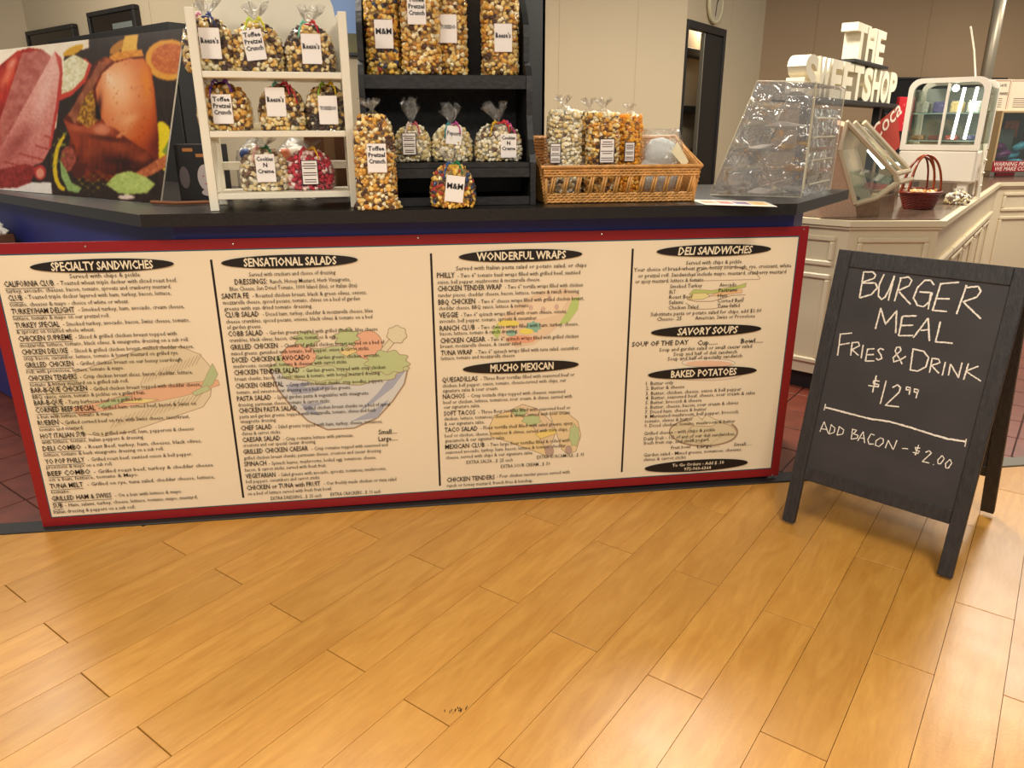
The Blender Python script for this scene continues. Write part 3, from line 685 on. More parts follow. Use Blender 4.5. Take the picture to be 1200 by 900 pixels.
def elm(cx, cy, rx, ry, a=0):
    c, s = math.cos(a), math.sin(a); u = (X_-cx)*c+(Y_-cy)*s; v = -(X_-cx)*s+(Y_-cy)*c; return (u/rx)**2+(v/ry)**2
nz = vnoise(6, 6, 1); nf = vnoise(2.2, 2.2, 2); nl = vnoise(3, 14, 3)
fill(X_ > -999, (44, 31, 25), (72, 54, 44), nl)
fill(inpoly([(-400, 0), (104, 0), (104, 56), (98, 58), (76, 62), (66, 150), (-400, 400)]), (232, 208, 180), (246, 232, 214), nz)
fill(inpoly([(-400, 205), (60, 214), (62, 240), (-400, 250)]), (226, 214, 206))
# ham block and slice
fill(inpoly([(-400, 120), (-60, 100), (-10, 85), (20, 60), (34, 56), (50, 58), (60, 66), (40, 120), (10, 190), (0, 210), (-400, 215)]), (128, 28, 18), (196, 66, 44), nl*1.3-.2)
fill(inpoly([(26, 62), (50, 58), (60, 66), (36, 120), (14, 160), (0, 180), (0, 140)]), (150, 78, 70), (196, 134, 122), nz)
fill(inpoly([(64, 60), (72, 68), (74, 90), (68, 130), (60, 172), (50, 190), (30, 198), (12, 205), (-10, 214), (-30, 205), (-4, 180), (14, 150), (36, 110)]), (172, 92, 86), (222, 164, 152), lin(62, 190, 40, 90)*.7+nf*.5)
fill((np.abs(np.sin((Y_-.28*X_)/4.6)) < .16) & inpoly([(60, 172), (50, 190), (30, 198), (-10, 205), (10, 185), (40, 172), (62, 150)]), (146, 60, 48))
fill(inpoly([(64, 60), (72, 68), (74, 90), (68, 130), (60, 172), (57, 174), (66, 120), (70, 84)]), (178, 70, 62))
fill(inpoly([(-30, 205), (30, 192), (44, 196), (36, 214), (20, 220), (-40, 222)]), (110, 30, 26), (168, 70, 62), nf)
fill(elm(47, 202, 7, 9) < 1, (170, 60, 56)); fill(elm(47, 203, 4.5, 6) < 1, (214, 140, 120))
# rice bowl, fruit
fill(inpoly([(70, 118), (72, 90), (100, 68), (108, 76), (100, 96), (84, 112)]), (190, 74, 58)); fill(inpoly([(72, 110), (74, 72), (86, 64), (96, 68), (104, 74), (98, 92), (84, 106)]), (196, 186, 140), (238, 232, 206), nf*1.6-.3)
fill(elm(86, 59, 13, 4.5, -.45) < 1, (206, 156, 46)); fill(elm(138, 55, 12, 5, -.7) < 1, (176, 124, 52)); fill(inpoly([(146, 42), (162, 40), (160, 62), (142, 62)]), (224, 172, 84))
fill(inpoly([(128, 66), (140, 60), (166, 58), (170, 70), (160, 80), (130, 74)]), (196, 124, 46), (232, 164, 80), nf)
# pie
fill(elm(198, 70, 28, 24) < 1, (232, 176, 84), (206, 134, 50), nf); fill(elm(200, 69, 23, 18) < 1, (178, 94, 46), (206, 130, 74), nf*1.4-.2)
# lemon and leaves behind bird
fill(elm(193, 172, 12, 30, -.15) < 1, (224, 196, 36)); fill(inpoly([(190, 178), (202, 156), (204, 162), (196, 182)]), (120, 140, 62))
fill((elm(78, 190, 16, 34, .1) < 1) & (elm(80, 189, 13, 31, .1) > 1) & (X_ < 76), (210, 176, 40))
# turkey
body = inpoly([(74, 140), (84, 128), (100, 96), (112, 72), (124, 66), (134, 72), (150, 68), (168, 66), (178, 84), (182, 118), (186, 160), (186, 186), (176, 196), (196, 182), (194, 196), (170, 208), (140, 214), (100, 212), (80, 190), (82, 160)])
fill(body, (64, 26, 12), (150, 66, 26), nz*1.3-.15)
br = inpoly([(112, 104), (120, 86), (134, 74), (150, 69), (168, 68), (177, 80), (181, 105), (185, 150), (184, 184), (166, 190), (140, 172), (126, 148), (116, 134)])
sh = np.clip(elm(142, 104, 46, 78, -.1), 0, 1.4)
fill(br, (226, 148, 104), (150, 62, 16), sh*.75+(nf-.5)*.35)
fill(br & (sh > .62), (192, 98, 32), (104, 38, 10), (sh-.62)*1.5+(nf-.5)*.4)
fill(inpoly([(74, 140), (92, 148), (118, 144), (134, 150), (152, 164), (176, 180), (184, 190), (168, 204), (140, 208), (104, 196), (84, 164)]), (58, 20, 10), (150, 70, 36), lin(150, 205, 120, 148)+(nl-.5)*.7)
for (cx_, cy_) in ((150, 150), (142, 158), (136, 140), (166, 120), (158, 104)): fill(elm(cx_, cy_, 7, 2.2, -.5) < 1, (226, 160, 120), (190, 110, 64), nf)
fill(elm(120, 152, 9, 7) < 1, (190, 118, 92), (150, 80, 50), nf)
fill(inpoly([(80, 134), (104, 94), (116, 72), (132, 72), (120, 82), (104, 112), (88, 146)]), (116, 66, 44), (172, 116, 86), nl)
fill(inpoly([(90, 142), (96, 120), (108, 104), (112, 124), (116, 140), (104, 150)]), (104, 70, 24), (214, 166, 70), nf*1.8-.4)
fill(inpoly([(112, 118), (118, 134), (118, 142), (112, 138)]), (44, 18, 10))
fill(inpoly([(156, 204), (186, 186), (196, 180), (198, 192), (180, 204), (164, 210)]), (150, 78, 46), (206, 140, 100), nf)
fill(elm(80, 186, 9, 15) < 1, (116, 56, 42), (176, 104, 84), nf); fill(elm(92, 200, 8, 10) < 1, (92, 40, 28))
def glow(cx, cy, rx, ry, a, c, k, m=None):
    e = k*np.exp(-elm(cx, cy, rx, ry, a)); e = e if m is None else e*m
    IMG[:] = IMG*(1-e[..., None])+np.array(c, float)*e[..., None]
glow(138, 100, 16, 26, -.15, (246, 196, 160), .75, br); glow(128, 92, 5, 10, -.3, (255, 226, 200), .5, br); glow(172, 96, 6, 26, -.1, (226, 140, 50), .7, br); glow(166, 150, 12, 26, .1, (186, 92, 30), .6, body)
glow(152, 140, 12, 6, -.5, (236, 180, 140), .55, body); glow(118, 152, 12, 8, 0, (214, 140, 110), .8, body); glow(140, 172, 18, 9, .3, (176, 96, 56), .6, body); glow(108, 176, 10, 12, 0, (150, 78, 44), .6, body); glow(166, 186, 14, 8, -.4, (190, 104, 54), .6, body)
glow(126, 70, 6, 4, -.4, (214, 130, 70), .7, body); glow(90, 150, 10, 5, .2, (190, 112, 82), .6, body); glow(116, 126, 3, 14, .1, (30, 10, 6), .8, body); glow(124, 162, 24, 3, .15, (50, 18, 10), .6, body); glow(146, 190, 24, 4, .1, (40, 14, 8), .6, body)
fill((nf > .8) & body & (X_ > 120), (130, 56, 22))
hamm = inpoly([(-400, 120), (-60, 100), (-10, 85), (20, 60), (34, 56), (50, 58), (60, 66), (40, 120), (10, 190), (0, 210), (-400, 215)])
glow(8, 90, 5, 16, .5, (240, 150, 120), .7, hamm); glow(14, 74, 4, 8, .6, (250, 190, 170), .6, hamm); glow(-40, 140, 30, 40, .4, (214, 96, 70), .5, hamm); glow(52, 110, 8, 44, .3, (236, 190, 178), .55); glow(20, 168, 10, 30, .7, (120, 50, 46), .5)
# sage leaf and herbs
fill(inpoly([(124, 216), (136, 204), (152, 200), (172, 208), (182, 216), (172, 226), (150, 228), (138, 226)]), (150, 166, 92), (186, 196, 124), nf); fill(np.abs(Y_-(217+.04*(X_-150))) < .7, (118, 134, 66)) if False else None
fill(inpoly([(70, 186), (78, 200), (84, 214), (96, 220), (92, 226), (80, 224), (72, 208)]), (126, 150, 92), (156, 176, 116), nf)
fill((np.abs(np.sin(X_*.55+3*nz)+np.cos(Y_*.7)) < .13) & (elm(108, 214, 22, 11) < 1), (140, 128, 50))
fill((np.abs(np.sin(X_*.5+4*nz)+np.cos(Y_*.5)) < .15) & (elm(70, 176, 9, 26, .2) < 1), (130, 132, 52))
fill(elm(148, 231, 10, 2.6) < 1, (214, 190, 178))
for _ in range(1):
    Bq = IMG.copy(); Bq[1:-1, 1:-1] = (IMG[1:-1, 1:-1]*4+IMG[:-2, 1:-1]*2+IMG[2:, 1:-1]*2+IMG[1:-1, :-2]*2+IMG[1:-1, 2:]*2+IMG[:-2, :-2]+IMG[2:, 2:]+IMG[:-2, 2:]+IMG[2:, :-2])/16; IMG = Bq
IMG = np.clip(IMG*(.95+.1*nf[..., None]), 0, 255)/255; IMG = np.clip(.45*IMG+.55*IMG*IMG*(3-2*IMG), 0, 1)
LINC = np.where(IMG <= .04045, IMG/12.92, ((IMG+.055)/1.055)**2.4)
me = bpy.data.meshes.new('poster_print'); idx = np.arange(n1*n2).reshape(n1, n2)
loc0 = np.array(PO.location)
me.from_pydata([tuple(p) for p in (GP.reshape(-1, 3)-loc0)], [], np.stack([idx[:-1, :-1], idx[:-1, 1:], idx[1:, 1:], idx[1:, :-1]], -1).reshape(-1, 4).tolist())
ca = me.color_attributes.new('Col', 'FLOAT_COLOR', 'POINT'); ca.data.foreach_set('color', np.concatenate([LINC.reshape(-1, 3), np.ones((n1*n2, 1))], 1).ravel())
me.materials.append(mat('poster_ink', (200, 200, 200), .4, spec=.2, attr='Col')); o = bpy.data.objects.new('poster_print', me); COL.objects.link(o); o.parent = PO
q = [PB-loc0, PB+pe*PLn-loc0, PB+pe*PLn+pup-loc0, PB+pup-loc0]; MB().sweep(q, -pn*.006).build('backing_board', mat('poster_back', (200, 190, 172), .6), PO)

# ------------------------------------------------------------------ popcorn bags
bm = bmesh.new(); bmesh.ops.create_icosphere(bm, subdivisions=2, radius=1); bm.verts.index_update()
ICO_V = np.array([v.co[:] for v in bm.verts]); ICO_F = np.array([[v.index for v in f.verts] for f in bm.faces]); bm.free()
KERN = []
for s in range(6):
    r = np.random.default_rng(s); d = r.normal(size=(5, 3)); d /= np.linalg.norm(d, axis=1)[:, None]
    k = .62+.5*np.max(np.clip(ICO_V@d.T, 0, 1)**5, axis=1); KERN.append(ICO_V*k[:, None])
M_corn = mat('popcorn', (230, 200, 130), .55, attr='Col')
M_card = dots_mat('dotted_card', (250, 246, 240), (188, 130, 136), 210, .26); M_cardw = mat('ingredient_card', (240, 232, 224), .5)
M_cardline = mat('card_ink', (70, 40, 44), .5); M_cardedge = mat('card_border', (52, 40, 44), .5)
CARDTXT = []
def lerp_prof(prof, t): return np.interp(t, [p[0] for p in prof], [p[1] for p in prof])
PAL = {'caramel': [((236, 180, 78), 5), ((248, 216, 136), 5), ((206, 140, 50), 2), ((84, 50, 34), 1.6), ((252, 238, 196), 3)],
       'choco': [((234, 184, 92), 5), ((248, 222, 154), 5), ((92, 58, 44), 3), ((62, 38, 30), 2), ((250, 236, 196), 2)],
       'mm': [((242, 188, 70), 5), ((250, 216, 124), 5), ((70, 48, 44), 2), ((50, 70, 110), .5), ((176, 60, 44), .5), ((190, 128, 50), 2)],
       'white': [((252, 242, 214), 6), ((236, 214, 160), 3), ((226, 196, 132), 1), ((120, 90, 66), .4)],
       'pale': [((252, 240, 208), 6), ((232, 210, 150), 4), ((212, 176, 100), 2)],
       'cheddar': [((240, 170, 40), 5), ((232, 150, 30), 3), ((246, 196, 90), 2)],
       'pink': [((206, 44, 70), 5), ((240, 210, 200), 3), ((186, 30, 60), 3), ((248, 230, 220), 2)],
       'tuxedo': [((240, 214, 150), 4), ((226, 180, 96), 3), ((80, 52, 44), 2), ((60, 40, 36), 2), ((250, 240, 214), 2)]}
ROUND = [(0, .80), (.05, .93), (.22, 1.0), (.5, .98), (.72, .86), (.88, .62), (.96, .3), (1, .1)]
TALL = [(0, .95), (.03, 1.0), (.3, .97), (.6, 1.0), (.88, .97), (.95, .78), (.985, .4), (1, .12)]
FLARE = [(0, 1.22), (.03, 1.15), (.1, 1.0), (.5, .98), (.78, .95), (.87, .82), (.94, .58), (.98, .3), (1, .1)]
def surf(prof, w, d, h, t, a, pw=.72):
    k = lerp_prof(prof, t); c = np.cos(a); s = np.sin(a)
    return np.stack([k*w/2*np.sign(c)*np.abs(c)**pw, k**.8*d/2*np.sign(s)*np.abs(s)**pw, t*h], -1)
def popcorn_bag(label, X, Y, z, w, d, h, tuft, pal, card=None, prof=ROUND, rz=0, ribbon=(), seed=0, cardpos=(0, .45), cardsize=(.062, .09), ks=.0092, tilt=0, group='popcorn bags', fillf=.93, cat='popcorn bag', ctilt=0, clusters=1.0):
    r = np.random.default_rng(seed+11); o = thing('popcorn_bag', label, cat, (X, Y, z), rz, group); o.rotation_euler = (0, tilt, rz)
    # kernels against the film
    dens = 1/(2.05*ks)**2*1.25; area_ = math.pi*math.sqrt((w*w+d*d)/8)*2*h*.6; n = int(area_*dens*1.5)
    tb = np.linspace(0, 2*math.pi, 721); ob = surf([(0, 1), (1, 1)], w, d, h, np.zeros(721), tb); sl = np.concatenate([[0], np.cumsum(np.linalg.norm(np.diff(ob, axis=0), axis=1))]); per = sl[-1]
    step = ks*1.5; rows = max(4, int(h*fillf/step)); tl = []; al_ = []
    for i in range(rows):
        tt = (i+.5)/rows*fillf; m_ = max(6, int(per*max(.3, lerp_prof(prof, tt))/step)); ph = r.random()
        tl += list(np.clip(tt+(r.random(m_)-.5)*.9/rows*fillf, 0, fillf)); al_ += list(np.interp(((np.arange(m_)+ph+(r.random(m_)-.5)*.7)/m_ % 1)*per, sl, tb))
    t = np.array(tl); a = np.array(al_); n = len(t); P = surf(prof, w, d, h, t, a)*np.array([.92, .9, 1])
    nb = int(n*.12); cap = surf(prof, w, d, h, np.full(nb, fillf), r.random(nb)*2*math.pi)*np.stack([np.sqrt(r.random(nb))]*2+[np.ones(nb)], -1); P = np.concatenate([P, cap]); n = len(P)
    P[:, 2] = np.clip(P[:, 2], ks*.8, None)
    cols, wts = zip(*PAL[pal]); wts = np.array(wts)/sum(wts); ci = r.choice(len(cols), n, p=wts)
    C = np.array([srgb(*c)[:3] for c in cols]); dark = [i for i, c in enumerate(cols) if sum(c) < 300]
    if dark:   # dark drizzle falls in clumps
        for _ in range(int(5*clusters)):
            q = P[r.integers(n)]; m = (np.linalg.norm(P-q, axis=1) < w*.16) & (r.random(n) < .65); ci[m] = r.choice(dark, m.sum())
    cc = C[ci]*(.82+.3*r.random((n, 1))); V = []; Fc = []; CC = []
    for i in range(n):
        qv = r.normal(size=(3, 3)); Q, _ = np.linalg.qr(qv); V.append(KERN[i % 6]@Q.T*ks*(.75+.5*r.random())+P[i]); Fc.append(ICO_F+42*i); CC.append(np.repeat(cc[i][None], 42, 0))
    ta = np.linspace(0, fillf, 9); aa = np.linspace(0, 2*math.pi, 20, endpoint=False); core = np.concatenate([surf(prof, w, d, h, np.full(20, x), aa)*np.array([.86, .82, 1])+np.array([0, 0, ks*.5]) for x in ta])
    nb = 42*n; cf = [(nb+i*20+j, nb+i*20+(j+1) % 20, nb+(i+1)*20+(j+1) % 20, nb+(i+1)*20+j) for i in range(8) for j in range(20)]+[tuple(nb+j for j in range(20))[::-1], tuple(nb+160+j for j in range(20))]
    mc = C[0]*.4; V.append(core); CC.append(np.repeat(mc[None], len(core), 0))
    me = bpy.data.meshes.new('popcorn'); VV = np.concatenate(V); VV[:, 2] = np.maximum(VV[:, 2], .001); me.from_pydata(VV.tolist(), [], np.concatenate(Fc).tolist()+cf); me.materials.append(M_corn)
    me.polygons.foreach_set('use_smooth', [True]*len(me.polygons)); ca = me.color_attributes.new('Col', 'FLOAT_COLOR', 'POINT'); K = np.concatenate(CC); ca.data.foreach_set('color', np.concatenate([K, np.ones((len(K), 1))], 1).ravel())
    p = bpy.data.objects.new('popcorn', me); COL.objects.link(p); p.parent = o; p['kind'] = 'stuff'
    # film with gathered neck and tuft
    na = 32; ts = list(np.linspace(0, 1, 16)); mb = MB(); aa = np.linspace(0, 2*math.pi, na, endpoint=False); rings = [surf(prof, w*1.03, d*1.04, h, np.full(na, x), aa) for x in ts]
    for i, R_ in enumerate(rings): R_ *= 1+.018*r.normal(size=(na, 1))*np.array([1, 1, 0]); R_[:, 2] = np.maximum(R_[:, 2], 0)
    tufts = []
    if tuft > 0:
        lean = r.uniform(-.35, .35)
        for q_, (tt, k) in enumerate([(.12, .09), (.4, .2), (.75, .32), (1, .36)]):
            ruff = 1+.45*np.sin(aa*7+q_)*min(1, tt*1.5); zz = h+tuft*tt*(1+.25*np.sin(aa*3+seed)*tt)
            tufts.append(np.stack([k*w*.55*ruff*np.cos(aa)+lean*tuft*tt, k*d*.45*ruff*np.sin(aa), zz], -1))
    def rings_mb(RR, close):
        m_ = MB(); vs = np.concatenate(RR); fs = [(i*na+j, i*na+(j+1) % na, (i+1)*na+(j+1) % na, (i+1)*na+j) for i in range(len(RR)-1) for j in range(na)]
        if close: fs.append(tuple(range(na))[::-1])
        m_.add(vs, fs); return m_
    rings_mb(rings, True).build('bag_film', M_film, o, smooth=True)
    if tufts: rings_mb([rings[-1]]+tufts, False).build('gathered_top', M_tuft, o, smooth=True)
    if ribbon:
        zt = h*1.005; rt = max(.008, w*.07)
        MB().tube([(rt*math.cos(x), rt*math.sin(x), zt) for x in np.linspace(0, 2*math.pi, 12, endpoint=False)], .0025, 5, closed=True).build('tie', mat('ribbon_%d_%d_%d' % ribbon[0], ribbon[0], .4), o)
        for i, c in enumerate(ribbon):
            sx = (-1 if i % 2 else 1)*(.55+.4*(i//2)); L_ = w*.30; pts = []
            for u in np.linspace(0, 1, 40):
                cl = .0055*min(1, u*3); pts.append((sx*(rt+L_*u)+0*cl, -d*.22-.012-.02*u+cl*math.cos(u*26), zt+.012*math.sin(u*2.6)-.038*u*u*(1+.4*i % 2)+cl*math.sin(u*26)))
            MB().tube(pts, .0026, 5).build('curled_ribbon', mat('ribbon_%d_%d_%d' % c, c, .35), o, smooth=True)
    if card:
        cx, ct = cardpos; kk = lerp_prof(prof, ct); cw, chh = cardsize; yy = -(d/2*kk**.8)*1.04-.004
        white = card[0] == '#'
        co = MB().box(-cw/2, cw/2, -.0006, .0006, -chh/2, chh/2).build('label_card', M_cardedge if white else M_card, o); co.location = (cx, yy, ct*h); co.rotation_euler = (0, ctilt, 0)
        MB().box(-cw/2+.003, cw/2-.003, -.0009, -.0005, -chh/2+.003, chh/2-.003).build('card_face', M_cardw if white else M_card, co)
        if white:
            q = MB(); rr = np.random.default_rng(seed)
            for i in range(9):
                if i in (3, 6): continue
                zz = chh/2-.012-i*(chh-.022)/8; ww = cw*rr.uniform(.3, .42); q.box(-ww, ww, -.0013, -.0008, zz-.0014, zz+.0014)
            q.build('small_print', M_cardline, co)['kind'] = 'stuff'
        else:
            lines = card.split('/'); sz = cw*.32 if len(lines) > 1 else cw*(.42 if len(card) < 6 else .38 if card != 'TUXEDO' else .27)
            CARDTXT.append((co, lines, sz, cw, chh))
    return o
M_tuft = film_mat('gathered_film', tint=(.97, .96, .94), base=.16, edge=.65, rough=.15, bump=.8, bscale=60)
def wx(px, Y, py=150): return Py(px, py, Y)[0]

# white display rack ------------------------------------------------------------------
RA = math.radians(6); RP = np.array([-.654, -.016, 1.1405])
WR = thing('display_rack', 'white wooden three-shelf display rack with rounded back holding bagged popcorn', 'shelf rack', RP, RA)
rw, rd = .485, .25
for x in (0, rw-.028):
    for y in (0, rd-.02): MB().bbox(x, x+.028, y, y+.02, 0, .612 if y == 0 else .63, .002).build('post', M_white, WR)
for zt in (.432, .252, .056): MB().bbox(.028, rw-.028, 0.002, rd-.02, zt-.02, zt, .002).build('shelf', M_white, WR)
for x in (.006, rw-.022):
    for z in (.035, .225, .405, .59): MB().bbox(x, x+.016, .02, rd-.02, z, z+.02, .002).build('side_rail', M_white, WR)
    for k in range(5): MB().bbox(x+.003, x+.013, .045+k*.036, .057+k*.036, .055, .59, .001).build('side_slat', M_white, WR)
ap = [(.028, .432), (rw-.028, .432), (rw-.028, .62)]+[(rw/2+(rw/2-.03)*math.cos(t), .62+.14*math.sin(t)**.8) for t in np.linspace(.02, math.pi-.02, 20)]+[(.028, .62)]
MB().sweep([(x, rd-.018, z) for x, z in ap], (0, .01, 0)).build('back_panel', M_white, WR)
for z in (.12, .25): MB().bbox(.028, rw-.028, rd-.016, rd-.006, z, z+.028, .002).build('back_rail', M_white, WR)
def rack_bag(label, px, row, w, h, **k):
    zt = RP[2]+(.432, .252, .056)[row]; Yc = .115
    X = wx(px, Yc); Yc = RP[1]+math.sin(RA)*(X-RP[0])+.112; X = wx(px, Yc)
    return popcorn_bag(label, X, Yc, zt, w, .125, h, k.pop('tuft', .05), k.pop('pal'), rz=RA, group='popcorn bags on the white rack', **k)
rack_bag("popcorn bag labelled Reese's with blue and pink ribbon on the top white shelf", 257, 0, .165, .165, pal='choco', card="Reese's", ribbon=((44, 66, 130), (226, 150, 176)), seed=1, cardpos=(.012, .5))
rack_bag('popcorn bag labelled Toffee Pretzel Crunch with yellow ribbon on the top white shelf', 312, 0, .165, .155, pal='choco', card='Toffee/Pretzel/Crunch', ribbon=((220, 214, 40), (200, 220, 60)), seed=2, cardpos=(-.006, .52), ctilt=-.12)
rack_bag("popcorn bag labelled Reese's with red and mint ribbon on the top white shelf", 371, 0, .165, .15, pal='choco', card="Reese's", ribbon=((196, 24, 40), (120, 200, 176)), seed=3, cardpos=(.005, .48))
rack_bag('popcorn bag labelled Toffee Pretzel Crunch tied with purple ribbon on the middle white shelf', 266, 1, .175, .15, pal='caramel', card='Toffee/Pretzel/Crunch', ribbon=((112, 60, 176), (90, 50, 160)), seed=4, tuft=.035, clusters=.4)
rack_bag("popcorn bag labelled Reese's with red and teal ribbon on the middle white shelf", 333, 1, .155, .145, pal='choco', card="Reese's", ribbon=((200, 50, 76), (110, 190, 186), (200, 50, 76)), seed=5, cardpos=(-.016, .62), tuft=.04)
rack_bag('popcorn bag labelled Tuxedo with green and yellow ribbon on the middle white shelf', 386, 1, .155, .145, pal='tuxedo', card='TUXEDO', ribbon=((226, 196, 40), (140, 190, 50)), seed=6, tuft=.04)
rack_bag('pale popcorn bag labelled Cookies N Creme with green ribbon on the bottom white shelf', 305, 2, .165, .14, pal='white', card='Cookies/N/Creme', ribbon=((30, 110, 70), (226, 170, 170)), seed=7, cardpos=(.008, .55), tuft=.03)
rack_bag('bag of bright pink and white popcorn on the bottom white shelf', 359, 2, .165, .135, pal='pink', card='#', ribbon=((230, 180, 50), (206, 40, 70)), seed=8, tuft=.025, cardsize=(.056, .082))

# black stepped hutch ------------------------------------------------------------------
HX0, HX1 = -.152, .445
HU = thing('display_hutch', 'black distressed wooden step-back hutch holding tall popcorn bags', 'display hutch', (HX0, .03, 1.1405)); hw_ = HX1-HX0
prof_side = [(0, 0), (.36, 0), (.36, .62), (.30, .66)]+[(.22-.05*math.cos(t), .60+.06*math.sin(t)) for t in np.linspace(math.pi*.5, -.6, 7)][::1]
side = [(0, 0), (.36, 0), (.36, .70), (.27, .70), (.20, .64), (.165, .60), (.155, .56), (.155, .48), (.12, .465), (.09, .43), (.085, .38), (.085, .30), (.05, .22), (.01, .17), (0, .145)]
for x in (0, hw_-.02): MB().sweep([(x, y, z) for y, z in side], (.02, 0, 0)).build('side_panel', M_hutch, HU)
MB().bbox(.02, hw_-.02, .345, .358, .0, .80, .001).build('back_panel', mat('hutch_back', (40, 38, 39), .6, var=.35, vscale=60, bump=.3, bscale=120), HU)
MB().bbox(.02, hw_-.02, .005, .344, .128, .144, .001).build('shelf', M_hutch, HU); MB().bbox(.02, hw_-.02, .0, .014, .094, .1275, .002).build('shelf_lip', M_hutch, HU)
MB().bbox(.02, hw_-.02, .105, .344, .418, .432, .001).build('shelf', M_hutch, HU); MB().bbox(.012, hw_-.012, .095, .1045, .386, .432, .002).build('shelf_lip', M_hutch, HU)
MB().bbox(.02, hw_-.02, .0, .014, 0, .03, .002).build('base_rail', M_hutch, HU); MB().bbox(.02, hw_-.02, .2, .21, .0305, .127, .001).build('riser', M_hutch, HU)
MB().bbox(.0, .02, -.006, -.0002, 0, .145, .001).build('front_stile', M_hutch, HU); MB().bbox(hw_-.02, hw_, -.006, -.0002, 0, .145, .001).build('front_stile', M_hutch, HU)
def hutch_bag(label, px, w, **k):
    Yc = .235+k.pop('dy', 0); return popcorn_bag(label, wx(px, Yc-.03, 60), Yc, 1.1405+.433, w, .105, .36, .07, k.pop('pal'), prof=TALL, group='tall popcorn bags on the hutch', ks=.0098, **k)
hutch_bag('tall popcorn bag labelled M&M on the top hutch shelf', 449, .115, pal='mm', card='M&M', seed=21, cardpos=(.006, .36))
hutch_bag('tall popcorn bag labelled Toffee Pretzel Crunch on the top hutch shelf', 494, .135, pal='caramel', card='Toffee/Pretzel/Crunch', seed=22, cardpos=(-.012, .56), dy=-.035, clusters=.3)
hutch_bag('tall popcorn bag labelled Tuxedo tucked beside the toffee bag on the top hutch shelf', 531, .10, pal='caramel', card='TUXEDO', seed=23, cardpos=(-.018, .42), dy=.02, clusters=1)
hutch_bag("tall popcorn bag labelled Reese's standing apart on the top hutch shelf", 587, .13, pal='caramel', card="Reese's", seed=24, cardpos=(.005, .34), clusters=.8)
popcorn_bag('pale popcorn bag with printed ingredients card on the lower hutch shelf', wx(484, .14, 180), .145, 1.1405+.1445, .13, .105, .125, .075, 'pale', '#', prof=ROUND, seed=31, ribbon=((190, 90, 100), (226, 200, 190)), group='popcorn bags on the lower hutch shelf', cardpos=(-.012, .5), cardsize=(.05, .075))
popcorn_bag('pale popcorn bag with pink spotted tag on the lower hutch shelf', wx(530, .14, 180), .145, 1.1405+.1445, .145, .105, .125, .06, 'pale', 'Popcorn', prof=ROUND, seed=32, ribbon=((196, 80, 150), (70, 150, 150)), group='popcorn bags on the lower hutch shelf', cardpos=(.005, .72), cardsize=(.055, .06), ctilt=.1)
popcorn_bag('pale popcorn bag labelled Cookies N Creme on the lower hutch shelf', wx(584, .14, 180), .145, 1.1405+.1445, .175, .11, .13, .06, 'white', 'Cookies/N/Creme', prof=ROUND, seed=33, ribbon=((220, 60, 60), (226, 186, 50), (206, 70, 140)), group='popcorn bags on the lower hutch shelf', cardpos=(.03, .42), cardsize=(.056, .08))
popcorn_bag('tall toffee pretzel crunch popcorn bag standing on the countertop between rack and hutch', wx(442, -.03, 245)+.003, -.03, 1.1405, .135, .09, .315, .03, 'caramel', 'Toffee/Pretzel/Crunch', prof=FLARE, seed=41, cardpos=(.008, .53), cardsize=(.062, .09), clusters=1.5, group='popcorn bags on the countertop')
popcorn_bag('small M&M popcorn bag with green ribbon standing on the countertop before the hutch', wx(531, -.03, 240), -.035, 1.1405, .155, .085, .145, .045, 'mm', 'M&M', prof=ROUND, seed=42, ribbon=((20, 130, 80), (40, 90, 150)), cardpos=(.004, .46), cardsize=(.062, .085), ctilt=.13, group='popcorn bags on the countertop')

# wicker tray basket ------------------------------------------------------------------
M_wick = mat('golden_wicker', (206, 150, 82), .45, var=.25, vscale=40)
BW, BDp = .55, .30
BK = thing('wicker_basket', 'golden wicker tray basket with slatted front holding popcorn bags', 'basket', (.487, .055, 1.1405))
def strand(P0, P1, ph, amp, n_w, r=.0042, N=60, ax=(0, 1, 0)):
    P0 = np.array(P0, float); P1 = np.array(P1, float); a = np.array(ax, float)
    return [P0+(P1-P0)*t+a*amp*math.sin(2*math.pi*n_w*t+ph)+np.array([0, 0, 1])*amp*.5*math.cos(2*math.pi*n_w*t+ph) for t in np.linspace(0, 1, N)]
def band(name, segs, z_rows, parent):
    mb = MB()
    for i, f in enumerate(z_rows):
        for (a, b, n_w, ax) in segs(f):
            for ph in (0, math.pi): mb.tube(strand(a, b, ph+i*1.3, .0035, n_w, ax=ax), .0042, 5)
    return mb.build(name, M_wick, parent, smooth=True)
band('front_top_band', lambda z: [((-.012, -.012, z), (BW+.012, -.012, z), 16, (0, 1, 0))], (.097, .106, .115, .124), BK)
band('front_base_band', lambda z: [((0, 0, z), (BW, 0, z), 14, (0, 1, 0))], (.006, .014, .023, .031), BK)
def sidew(x, s):
    return lambda f: [((x+s*.02*f, 0, .005+f*.12), (x+s*.03*f, BDp, .005+f*.215), 8, (1, 0, 0))]
band('side_weave', sidew(0, -1), np.linspace(0, 1, 20), BK); band('side_weave', sidew(BW, 1), np.linspace(0, 1, 20), BK)
band('back_weave', lambda f: [((0, BDp, .005+f*.215), (BW, BDp, .005+f*.215), 14, (0, 1, 0))], np.linspace(0, 1, 20), BK)
for i in range(12):
    x = .018+i*(BW-.036)/11; q = MB()
    for dx in (0, .0095): q.tube([(x+dx-.006, -.001, .028), (x+dx+.006, -.012, .1)], .0042, 6)
    q.build('stake', M_wick, BK, smooth=True)
for x in (0, BW):
    for y in (0, BDp): MB().tube([(x, y, 0), (x, y, .125 if y == 0 else .22)], .007, 6).build('corner_post', M_wick, BK, smooth=True)
MB().box(0.004, BW-.004, .004, BDp-.004, 0.0005, .008).build('bottom', M_wick, BK)
